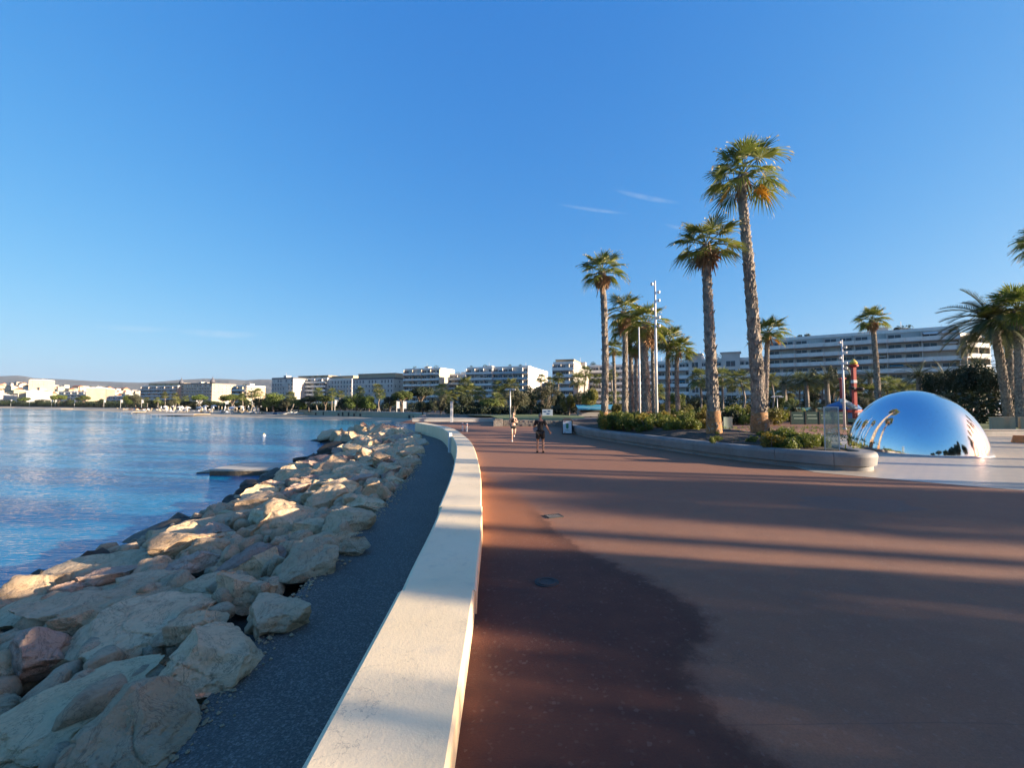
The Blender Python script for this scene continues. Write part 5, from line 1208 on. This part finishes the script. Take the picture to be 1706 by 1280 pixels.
for k in range(3):
    mb = MB(); x = -1.7 + k * .55; mb.add([(x, -.5, 2.9 - k * .35), (x + .6, -.5, 2.4 - k * .3), (x + .6, .4, 2.4 - k * .3), (x, .4, 2.9 - k * .35), (x, -.5, 2.4 - k * .35), (x + .6, -.5, 1.9 - k * .3), (x + .6, .4, 1.9 - k * .3), (x, .4, 2.4 - k * .35)], [(0, 1, 2, 3), (7, 6, 5, 4), (0, 4, 5, 1), (1, 5, 6, 2), (2, 6, 7, 3), (3, 7, 4, 0)]); mb.build('slide_section', M['poster'], t)
t = empty('fairground_ride', at(1404, 66, 0), 0, 'shorter red ride tower with a blue skirted base behind the white lamp pole', 'ride')
H = height(632, 66)
mb = MB(); mb.box((-.22, -.25, 1.5), (.22, .25, H)); mb.box((-.4, -.35, H), (.4, .35, H + .2)); mb.build('mast', M['red'], t)
mb = MB(); mb.lathe([(2.2, 0), (2.2, 1.4), (2.3, 1.5), (1.9, 2.0), (.5, 2.6)], 16); mb.build('skirted_base', M['blue'], t)
mb = MB(); mb.lathe([(2.31, .95), (2.33, 1.3)], 16); mb.build('red_rim', M['red'], t)
t = empty('market_stall', at(1352, 66, 0), 0, 'blue topped fairground stall behind the green fence panels', 'stall')
mb = MB(); mb.box((-2.6, 0, 0), (2.6, 2, 1.1)); mb.build('body', M['shadow_wall'], t); mb = MB(); mb.box((-2.8, -.6, 1.2), (2.8, 2.2, 1.62)); mb.build('canopy', M['teal'], t)
mb = MB(); mb.box((-2.2, -.02, .5), (-.4, -.003, .95)); mb.box((.2, -.02, .5), (2.2, -.003, .95)); mb.build('counter_opening', M['dark'], t)
t = empty('garden_gate', at(1289, 58, 0), 0, 'small white arched gate frame right of the tallest palm base', 'gate')
mb = MB(); mb.tube([(-.42, 0, 0), (-.42, 0, 1.3), (-.25, 0, 1.55), (.25, 0, 1.55), (.42, 0, 1.3), (.42, 0, 0)], .06, 6); mb.build('arch', M['white'], t)
# drains in the promenade
p = gp(922, 861); t = empty('drain_cover', (p.x, p.y, .004), R(20), 'square rusty drain frame in the sunlit red asphalt', 'drain cover')
mb = MB(); mb.box((-.16, -.12, -.02), (.16, -.09, .014)); mb.box((-.16, .09, -.02), (.16, .12, .014)); mb.box((-.16, -.09, -.02), (-.13, .09, .014)); mb.box((.13, -.09, -.02), (.16, .09, .014)); mb.build('frame', M['dark'], t)
mb = MB()
for k in range(5): mb.box((-.12 + k * .052, -.085, -.02), (-.09 + k * .052, .085, .010))
mb.build('grate', M['trunk'], t)
p = gp(910, 971); t = empty('manhole_cover', (p.x, p.y, .0), 0, 'small round dark iron cover in the shaded red strip', 'manhole cover')
mb = MB(); mb.lathe([(.12, .002), (.12, .016), (.095, .016), (.095, .010), (.02, .010), (.0, .014)], 24); mb.build('lid', M['dark'], t); mb = MB(); mb.lathe([(.15, .001), (.15, .008), (.122, .008)], 24); mb.build('ring', M['dark'], t)

# ================================================================== bay: jetty, buoy, beach things
d0 = ground_d(793, WATER_Z); X0 = at(352, d0).x; X1 = -12.4
t = empty('jetty', (X0, d0, WATER_Z), R(-1), 'low concrete jetty with a wet top reaching into the water from the rocks', 'jetty')
mb = MB(); mb.box((0, .04, -1.2), (X1 - X0, 3.4, .30)); mb.build('base', M['rock'], t)
mb = MB(); mb.box((-.05, 0, .303), (X1 - X0, 3.5, .40)); mb.build('deck', M['conc'], t)
mb = MB(); mb.box((-1.5, .9, -1), (-.06, 2.6, .06)); mb.build('submerged_step', M['rock_wet'], t)
t = empty('buoy', at(441, ground_d(726, WATER_Z), WATER_Z), 0, 'small yellow and white buoy floating alone in the bay', 'buoy')
mb = MB(); mb.lathe([(.1, -.3), (.26, -.1), (.28, .06), (.16, .22)], 14); mb.build('float', M['white'], t, True); mb = MB(); mb.lathe([(.16, .223), (.1, .3), (.04, .36)], 12); mb.build('top_cone', M['yellow'], t)
random.seed(51)
UM = []
for k in range(3):
    mb = MB(); mb.tube([(0, 0, 0), (0, 0, 2.3)], .05, 5, 1)
    if k < 2: mb.lathe([(.12, .7), (.3, 1.0), (.24, 1.6), (.06, 2.35)], 8, (0, 0, 0), 0)
    else: mb.lathe([(1.2, 1.75), (1.22, 1.85), (.6, 2.2), (.05, 2.4)], 10, (0, 0, 0), 0)
    UM.append(mb.mesh('beach_umbrella', [M[('white', 'cream_wall', 'white')[k]], M['steel']]))
for k in range(70):
    px = random.uniform(262, 432); s, c = interp(SH, px), interp(CB, px); q = random.uniform(.35, .9); kk = random.choice((0, 0, 1, 1, 2))
    o = obj('beach_umbrella', UM[kk], None, at(px, lerp(s, c, q), -1.75 + .75 * min(1, (q - .35) / .5)), random.uniform(0, 6)); o.scale = (1.1, 1.1, random.uniform(.85, 1.15))
    tag(o, 'open white beach umbrella on the sand in front of the domed hotel' if kk == 2 else 'folded pale beach umbrella on the sand in front of the domed hotel', 'beach umbrella', 'beach umbrellas')
LB = []
for k in range(2):
    mb = MB(); mb.box((-.32, -.95, .22), (.32, .5, .32)); mb.add([(-.32, .5, .22), (.32, .5, .22), (.32, 1.0, .7), (-.32, 1.0, .7), (-.32, .45, .32), (.32, .45, .32), (.32, .95, .78), (-.32, .95, .78)], [(0, 3, 2, 1), (4, 5, 6, 7), (0, 1, 5, 4), (1, 2, 6, 5), (2, 3, 7, 6), (3, 0, 4, 7)])
    for (x, y) in ((-.28, -.9), (.28, -.9), (-.28, .4), (.28, .4)): mb.box((x - .03, y - .03, 0), (x + .03, y + .03, .22))
    LB.append(mb.mesh('sun_lounger', [M[('white', 'plankwood')[k]]]))
for k in range(60):
    px = random.uniform(190, 440); s, c = interp(SH, px), interp(CB, px); q = random.uniform(.25, .7)
    o = obj('sun_lounger', LB[k % 2], None, at(px, lerp(s, c, q), lerp(-2.2, -1.1, q)), random.uniform(0, 6)); o.scale = (1.4,) * 3
    tag(o, ('white sun lounger on the sand of the left beach', 'brown wooden sun lounger on the sand of the left beach')[k % 2], 'sun lounger', 'sun loungers')
def pontoon(px0, px1, py, dep, label):
    d = ground_d(py, WATER_Z); a = at(px0, d, WATER_Z); L = at(px1, d).x - a.x; t = empty('pontoon', a, R(-6), label, 'pontoon')
    mb = MB(); mb.box((0, 0, .55), (L, dep, .75)); mb.build('deck', M['plankwood'], t)
    mb = MB(); mb.box((0, -.08, .35), (L, -.003, .78)); mb.build('white_fascia', M['white'], t)
    n = max(3, int(L / 5))
    for k in range(n):
        mb = MB(); x = (k + .5) * L / n; mb.tube([(x, .3, -1.5), (x, .3, .549)], .14, 6); mb.tube([(x, dep - .3, -1.5), (x, dep - .3, .549)], .14, 6); mb.build('pile_pair', M['plankwood'], t)
pontoon(252, 330, 693.5, 8, 'long pale pontoon on the water before the domed hotel'); pontoon(203, 224, 689, 7, 'short dark decked pontoon left of the long one'); pontoon(76, 106, 683.5, 8, 'white edged pontoon on the far left shore')
def boat(px, py, L, z, label, mat, rz, group='small boats', kind='rowing_boat'):
    d = ground_d(py, z); t = empty(kind, at(px, d, z), rz, label, 'boat', group); mb = MB(); rows = []
    for k in range(9):
        q = k / 8; x = (q - .5) * L; w_ = L * .17 * math.sin(min(1, q * 1.5 + .25) * 1.57) * (1 if q < .75 else (1 - ((q - .75) / .25) ** 2) + .02); sh = .14 * L * (1 + .5 * q * q)
        rows.append([(x, -w_, sh), (x, -w_ * .7, .04 * L), (x, 0, 0), (x, w_ * .7, .04 * L), (x, w_, sh)])
    mb.add([p for r in rows for p in r], [(i * 5 + k, i * 5 + k + 1, i * 5 + 6 + k, i * 5 + 5 + k) for i in range(8) for k in range(4)] + [(0, 1, 2, 3, 4)]); mb.build('hull', M[mat], t)
    mb = MB()
    for x in (-.2, .1): mb.box((x * L - .1, -L * .15, L * .11), (x * L + .1, L * .15, L * .12))
    mb.build('thwart', M['plankwood'], t)
for k, (px, mat, rz, lb) in enumerate(((443, 'white', .3, 'white dinghy drawn up on the near beach, leftmost'), (456, 'white', .5, 'white dinghy beside a dark one on the near beach'), (464, 'blue', .1, 'dark blue boat among white dinghies on the near beach'), (475, 'white', .2, 'white boat in the middle of the beached group'), (487, 'white', -.2, 'long white boat right of the middle of the beached group'), (500, 'white', 0, 'white boat at the right end of the beached group'))):
    boat(px, 691.5, 5.5, -2.1, lb, mat, rz)
for k, (px, col, lb) in enumerate(((224, 'orange', 'orange kayak, left one lying on the left beach'), (232, 'yellow', 'yellow kayak between two orange ones on the left beach'), (239, 'orange', 'orange kayak, right one lying on the left beach'))):
    boat(px, 684, 6, -1.9, lb, col, .1, 'beached kayaks', 'kayak')
for k, px in enumerate((18, 49, 86, 92, 124, 173, 201, 236, 262, 284, 327, 333, 376, 420, 558, 661, 672)):
    d = interp(CB, px) - 2 if px < 470 else interp(CB, px) + 4; base = -1 if px < 470 else -.6; h = height(666 if px < 600 else 668, d) - base
    t = empty('banner_post', at(px, d, base), .2, 'white flag banner post on the seafront, ' + ('far left shore' if px < 130 else 'before the terraced and dark blocks' if px < 270 else 'before the domed hotel' if px < 390 else 'in the middle of the bay' if px < 600 else 'left one below the bright green pine' if px == 661 else 'right one below the bright green pine'), 'banner post', 'banner posts')
    mb = MB(); mb.tube([(0, 0, 0), (0, 0, h)], .09, 6); mb.build('pole', M['white'], t)
    mb = MB(); mb.box((.1, -.03, h - 2.4), (1.3 if px < 600 else .9, .03, h - .2)); mb.build('banner', M['white'], t)

# ================================================================== people
def skin_mesh(name, joints, edges, mat, parent, sub=2, root=0):
    names = list(joints); me = bpy.data.meshes.new(name); me.from_pydata([joints[n][0] for n in names], [(names.index(a), names.index(b)) for a, b in edges], [])
    o = bpy.data.objects.new(name, me); COL.objects.link(o); m = o.modifiers.new('skin', 'SKIN'); m.use_smooth_shade = True
    for i, n in enumerate(names):
        r = joints[n][1]; sv = me.skin_vertices[0].data[i]; sv.radius = r if isinstance(r, tuple) else (r, r); sv.use_root = (i == root)
    s = o.modifiers.new('sub', 'SUBSURF'); s.levels = s.render_levels = sub
    dg = bpy.context.evaluated_depsgraph_get(); dg.update(); nm = bpy.data.meshes.new_from_object(o.evaluated_get(dg)); nm.name = name
    bpy.data.objects.remove(o); nm.materials.clear(); nm.materials.append(M[mat]); nm.polygons.foreach_set('use_smooth', [True] * len(nm.polygons))
    return obj(name, nm, parent)
def hand(J, E, wrist, d, up, s, pre):
    d = Vector(d).normalized(); up = Vector(up).normalized(); side = d.cross(up).normalized(); w0 = Vector(J[wrist][0])
    J[pre + 'palm'] = (tuple(w0 + d * .05), (.02, .033)); E.append((wrist, pre + 'palm'))
    for k, (o, L) in enumerate(((-.03, .065), (-.01, .078), (.01, .073), (.03, .057))):
        b = w0 + d * .085 + side * o; J[pre + 'f%da' % k] = (tuple(b), .0095); J[pre + 'f%db' % k] = (tuple(b + d * L * .5 + up * .008), .0085); J[pre + 'f%dc' % k] = (tuple(b + d * L * .85 + up * .03), .007)
        E += [(pre + 'palm', pre + 'f%da' % k), (pre + 'f%da' % k, pre + 'f%db' % k), (pre + 'f%db' % k, pre + 'f%dc' % k)]
    b = w0 + d * .03 + side * (-.035 * s); J[pre + 't1'] = (tuple(b), .011); J[pre + 't2'] = (tuple(b + d * .04 + side * -.02 * s + up * .015), .008); E += [(pre + 'palm', pre + 't1'), (pre + 't1', pre + 't2')]
def person(label, loc, rz, S, P, skin, top, bottom, shoes, female, hairmat, hairlong):
    """P: joint positions for a 1.75 m figure facing -y"""
    t = empty('person', loc, rz, label, 'person', None, S)
    J = {'pelvis': ((0, 0, .95), (.15, .11)), 'waist': ((0, -.01, 1.10), (.125 if not female else .105, .095)), 'chest': ((0, -.01, 1.30), (.155 if not female else .125, .11)), 'shoulders': ((0, .01, 1.43), (.12 if not female else .1, .075)), 'neck': ((0, .0, 1.50), .055), 'neck2': ((0, -.012, 1.56), .052)}
    E = [('pelvis', 'waist'), ('waist', 'chest'), ('chest', 'shoulders'), ('shoulders', 'neck'), ('neck', 'neck2')]
    k = .88 if female else 1
    for s, c in ((-1, 'r'), (1, 'l')):
        J[c + 'sh'] = ((s * .185 * k, .01, 1.41), .058 * k); J[c + 'el'] = (P[c + 'el'], .043 * k); J[c + 'fo'] = (tuple(Vector(P[c + 'el']).lerp(Vector(P[c + 'wr']), .4)), .042 * k); J[c + 'wr'] = (P[c + 'wr'], .028 * k)
        E += [('shoulders', c + 'sh'), (c + 'sh', c + 'el'), (c + 'el', c + 'fo'), (c + 'fo', c + 'wr')]
        hand(J, E, c + 'wr', Vector(P[c + 'wr']) - Vector(P[c + 'el']), P.get(c + 'up', (0, -1, 0)), s, c)
        J[c + 'hip'] = ((s * .095, 0, .88), .098 * (1.02 if female else 1)); J[c + 'th'] = (tuple(Vector((s * .1, 0, .88)).lerp(Vector(P[c + 'kn']), .5)), .078); J[c + 'kn'] = (P[c + 'kn'], .055); J[c + 'ca'] = (tuple(Vector(P[c + 'kn']).lerp(Vector(P[c + 'an']), .32) + Vector((0, .02, 0))), .056); J[c + 'an'] = (P[c + 'an'], .036)
        J[c + 'he'] = (tuple(Vector(P[c + 'an']) + Vector(P.get(c + 'hd', (0, .03, -.05)))), .034); J[c + 'to'] = (tuple(Vector(P[c + 'an']) + Vector(P.get(c + 'td', (0, -.14, -.055)))), (.036, .024))
        E += [('pelvis', c + 'hip'), (c + 'hip', c + 'th'), (c + 'th', c + 'kn'), (c + 'kn', c + 'ca'), (c + 'ca', c + 'an'), (c + 'an', c + 'he'), (c + 'an', c + 'to')]
    body = skin_mesh('body', J, E, skin, t)
    # head joined to the body mesh
    bm = bmesh.new(); bm.from_mesh(body.data); hb = bmesh.ops.create_icosphere(bm, subdivisions=4, radius=1)['verts']
    for v in hb:
        x, y, z = v.co; jaw = max(0, -z); wx = .076 * (1 - .28 * jaw); f = 0
        if y < 0:
            f += .020 * math.exp(-((x / .16) ** 2 + ((z + .12) / .16) ** 2)) + .012 * math.exp(-((x / .1) ** 2 + ((z + .22) / .1) ** 2)) - .010 * (math.exp(-(((abs(x) - .38) / .16) ** 2 + ((z - .02) / .12) ** 2))) + .006 * math.exp(-((x / .3) ** 2 + ((z + .52) / .08) ** 2)) + .008 * math.exp(-((x / .25) ** 2 + ((z + .85) / .15) ** 2))
        ear = .018 * math.exp(-((y - .05) / .16) ** 2 - (z / .25) ** 2) * (1 if abs(x) > .9 else 0)
        v.co = Vector((x * wx + math.copysign(ear, x), y * (.098 - .012 * jaw) - f - .012, z * .118 + 1.645))
    bm.to_mesh(body.data); bm.free(); body.data.polygons.foreach_set('use_smooth', [True] * len(body.data.polygons))
    mb = MB()
    for s in (-1, 1): mb.lathe([(.001, -.009), (.011, -.004), (.011, .004), (.001, .009)], 8, (s * .029, -.098, 1.65))
    mb.build('eyes', M['dark'], t); mb = MB(); mb.box((-.022, -.113, 1.577), (.022, -.1, 1.584)); mb.build('mouth', M['red'], t)
    # hair cap
    bm = bmesh.new(); bmesh.ops.create_icosphere(bm, subdivisions=4, radius=1)
    for v in list(bm.verts):
        if v.co.z < -.15 + (.75 if v.co.y < -.35 else 0) * 1 - (.25 if v.co.y > .4 else 0): bm.verts.remove(v)
    for v in bm.verts:
        x, y, z = v.co; q = 1.0 + .05 * noise.noise(v.co * 6); v.co = Vector((x * .083 * q, y * .106 * q - .008, z * .126 * q + 1.645))
    me = bpy.data.meshes.new('hair'); bm.to_mesh(me); bm.free(); me.materials.append(M[hairmat]); h = obj('hair', me, t); sm = h.modifiers.new('thick', 'SOLIDIFY'); sm.thickness = .008
    if hairlong:
        skin_mesh('ponytail', {'a': ((0, .1, 1.7), .03), 'b': ((.01, .15, 1.65), .035), 'c': ((.03, .16, 1.55), .028), 'd': ((.05, .14, 1.46), .012)}, [('a', 'b'), ('b', 'c'), ('c', 'd')], hairmat, t)
    g = 1.13
    def grow(n, add=.012): r = J[n][1]; return (J[n][0], tuple(a + add for a in r) if isinstance(r, tuple) else r + add)
    if female:
        TJ = {n: grow(n, .009) for n in ('chest', 'shoulders')}; TJ['low'] = ((0, -.01, 1.17), (.122, .1)); skin_mesh('crop_top', TJ, [('low', 'chest'), ('chest', 'shoulders')], top, t)
        BJ = {n: grow(n, .012) for n in ('pelvis', 'rhip', 'lhip')}; BJ['w'] = ((0, -.01, 1.04), (.128, .1))
        for c in 'rl': BJ[c + 'e'] = (tuple(Vector(J[c + 'hip'][0]).lerp(Vector(J[c + 'kn'][0]), .42)), .099)
        skin_mesh('shorts', BJ, [('w', 'pelvis'), ('pelvis', 'rhip'), ('pelvis', 'lhip'), ('rhip', 're'), ('lhip', 'le')], bottom, t)
    else:
        TJ = {n: grow(n, .022) for n in ('waist', 'chest', 'shoulders', 'rsh', 'lsh')}; TJ['hem'] = ((0, -.005, .86), (.185, .145)); TJ['mid'] = ((0, -.005, 1.0), (.175, .135))
        for c in 'rl': TJ[c + 's'] = (tuple(Vector(J[c + 'sh'][0]).lerp(Vector(J[c + 'el'][0]), .78)), .075)
        skin_mesh('t_shirt', TJ, [('hem', 'mid'), ('mid', 'waist'), ('waist', 'chest'), ('chest', 'shoulders'), ('shoulders', 'rsh'), ('shoulders', 'lsh'), ('rsh', 'rs'), ('lsh', 'ls')], top, t)
        BJ = {n: grow(n, .026) for n in ('pelvis', 'rhip', 'lhip')}
        for c in 'rl': BJ[c + 'e'] = (tuple(Vector(J[c + 'hip'][0]).lerp(Vector(J[c + 'kn'][0]), .78)), .105)
        skin_mesh('shorts', BJ, [('pelvis', 'rhip'), ('pelvis', 'lhip'), ('rhip', 're'), ('lhip', 'le')], bottom, t)
    for c in 'rl':
        a = Vector(J[c + 'an'][0]); td = Vector(J[c + 'to'][0]) - a; hd = Vector(J[c + 'he'][0]) - a
        skin_mesh('shoe', {'a': (tuple(a + Vector((0, .005, -.02))), .046), 'h': (tuple(a + hd), .044), 'm': (tuple(a + td * .6), .046), 't': (tuple(a + td * 1.08), (.044, .03))}, [('a', 'h'), ('a', 'm'), ('m', 't')], shoes, t)
    return t, J
p = gp(900, 754.5)
man, J = person('man in loose black t-shirt and black shorts walking away, one arm raised to his ear', (p.x, p.y, .004), R(172), 1.0,
    {'rel': (-.29, .03, 1.16), 'rwr': (-.40, -.06, .95), 'lel': (.29, -.03, 1.13), 'lwr': (.20, -.16, 1.36), 'rkn': (-.12, -.05, .50), 'ran': (-.13, .0, .085), 'lkn': (.12, .0, .49), 'lan': (.13, .07, .085), 'lup': (-1, 0, 0)}, 'skin_tan', 'black', 'black', 'black', False, 'greyhair', False)
p = gp(855, 736.5)
person('woman in a black crop top and black shorts running towards the viewer with bent arms', (p.x, p.y, .004), R(8), .955,
    {'rel': (-.24, .12, 1.15), 'rwr': (-.12, -.12, 1.14), 'lel': (.25, -.02, 1.15), 'lwr': (.10, -.2, 1.24), 'rkn': (-.09, -.12, .50), 'ran': (-.08, -.02, .085), 'lkn': (.1, -.02, .52), 'lan': (.1, .34, .42), 'lhd': (0, .05, .03), 'ltd': (0, .0, -.15)}, 'skin', 'black', 'black', 'shoe_white', True, 'hair', True)
# ================================================================== trees of the garden right of the picture (they shade the promenade and stand in the dome's reflection)
G3 = 'trees of the garden right of the promenade'
OFF = [('round', 'pine_dark', 30, -1.2, 9.5, 1.75), ('round', 'pine_dark', 30, -7.6, 10, 2.6), ('round', 'pine_dark', 29.5, -3.2, 7.5, 2.0), ('round', 'pine_dark', 29, -4.9, 7.4, 2.1), ('round', 'pine_dark', 30.5, -6, 7.9, 2.0), ('round', 'pine_dark', 24, -3.4, 5.8, 1.9), ('round', 'pine_dark', 24.3, -1.6, 5.2, 1.7), ('round', 'pine_dark', 38, -4, 8.3, 2.3), ('round', 'pine_dark', 42, -11.5, 11, 3.6), ('round', 'pine_dark', 28, -11.5, 9, 3), ('round', 'pine_dark', 27, -16, 9, 3.6), ('round', 'pine', 36, -15, 12, 4),
       ('round', 'pine', 22, -22, 9, 4), ('pine', 'pine_dark', 14, -30, 10, 5), ('round', 'pine_dark', 4, -36, 9, 4.5), ('round', 'pine_dark', 30, -28, 11, 5), ('round', 'pine', 40, -22, 12, 5), ('round', 'pine_dark', 46, 1.9, 11.8, 2.5)]
for k, (kd, m, x, y, h, r) in enumerate(OFF):
    tree('pine_tree' if kd == 'pine' else 'leafy_tree', kd, m, k * 50, 10, 0, 0, 'garden tree right of the picture whose shadow falls on the red promenade', G3, 0, Vector((x, y, 0)), r, h)
for k, (x, y, h, cr) in enumerate(((56, -5.2, 15, 2.2), (61, .2, 17, 2.3), (55, 2.4, 16, 2.3), (64, 6.2, 17, 2.2), (57, 9.2, 18, 2.3), (50, 16.5, 14, 2.4), (60, 16, 16, 2.2), (55, 24, 15, 2.3), (66, 20, 17, 2.3), (52, -2.0, 9.3, 1.9), (62, -3.9, 12.2, 2.0))):
    k2 = k % 4; t = empty('fan_palm', (x, y, 0), k * 1.3, 'tall fan palm right of the picture whose trunk shadow stripes the promenade', 'palm tree', G3)
    a = obj('trunk', FP[k2][0], t); a.scale = (12, 12, h); c = obj('crown', FP[k2][1], t, (0, .02, h)); c.scale = (cr,) * 3

# ================================================================== haze
hz = MB(); hz.box((-5600, -320, -6), (3300, 6600, 330))
mh = bpy.data.materials.new('sea_air_haze'); mh.use_nodes = True; ht = mh.node_tree; ht.nodes.clear()
ho = ht.nodes.new('ShaderNodeOutputMaterial'); hv = ht.nodes.new('ShaderNodeVolumePrincipled'); hv.inputs['Density'].default_value = .000035; hv.inputs['Color'].default_value = (.70, .84, .98, 1); hv.inputs['Anisotropy'].default_value = .1
ht.links.new(hv.outputs[0], ho.inputs['Volume'])
o = hz.build('haze', mh); o['kind'] = 'stuff'; o['label'] = 'thin sea haze over the bay'
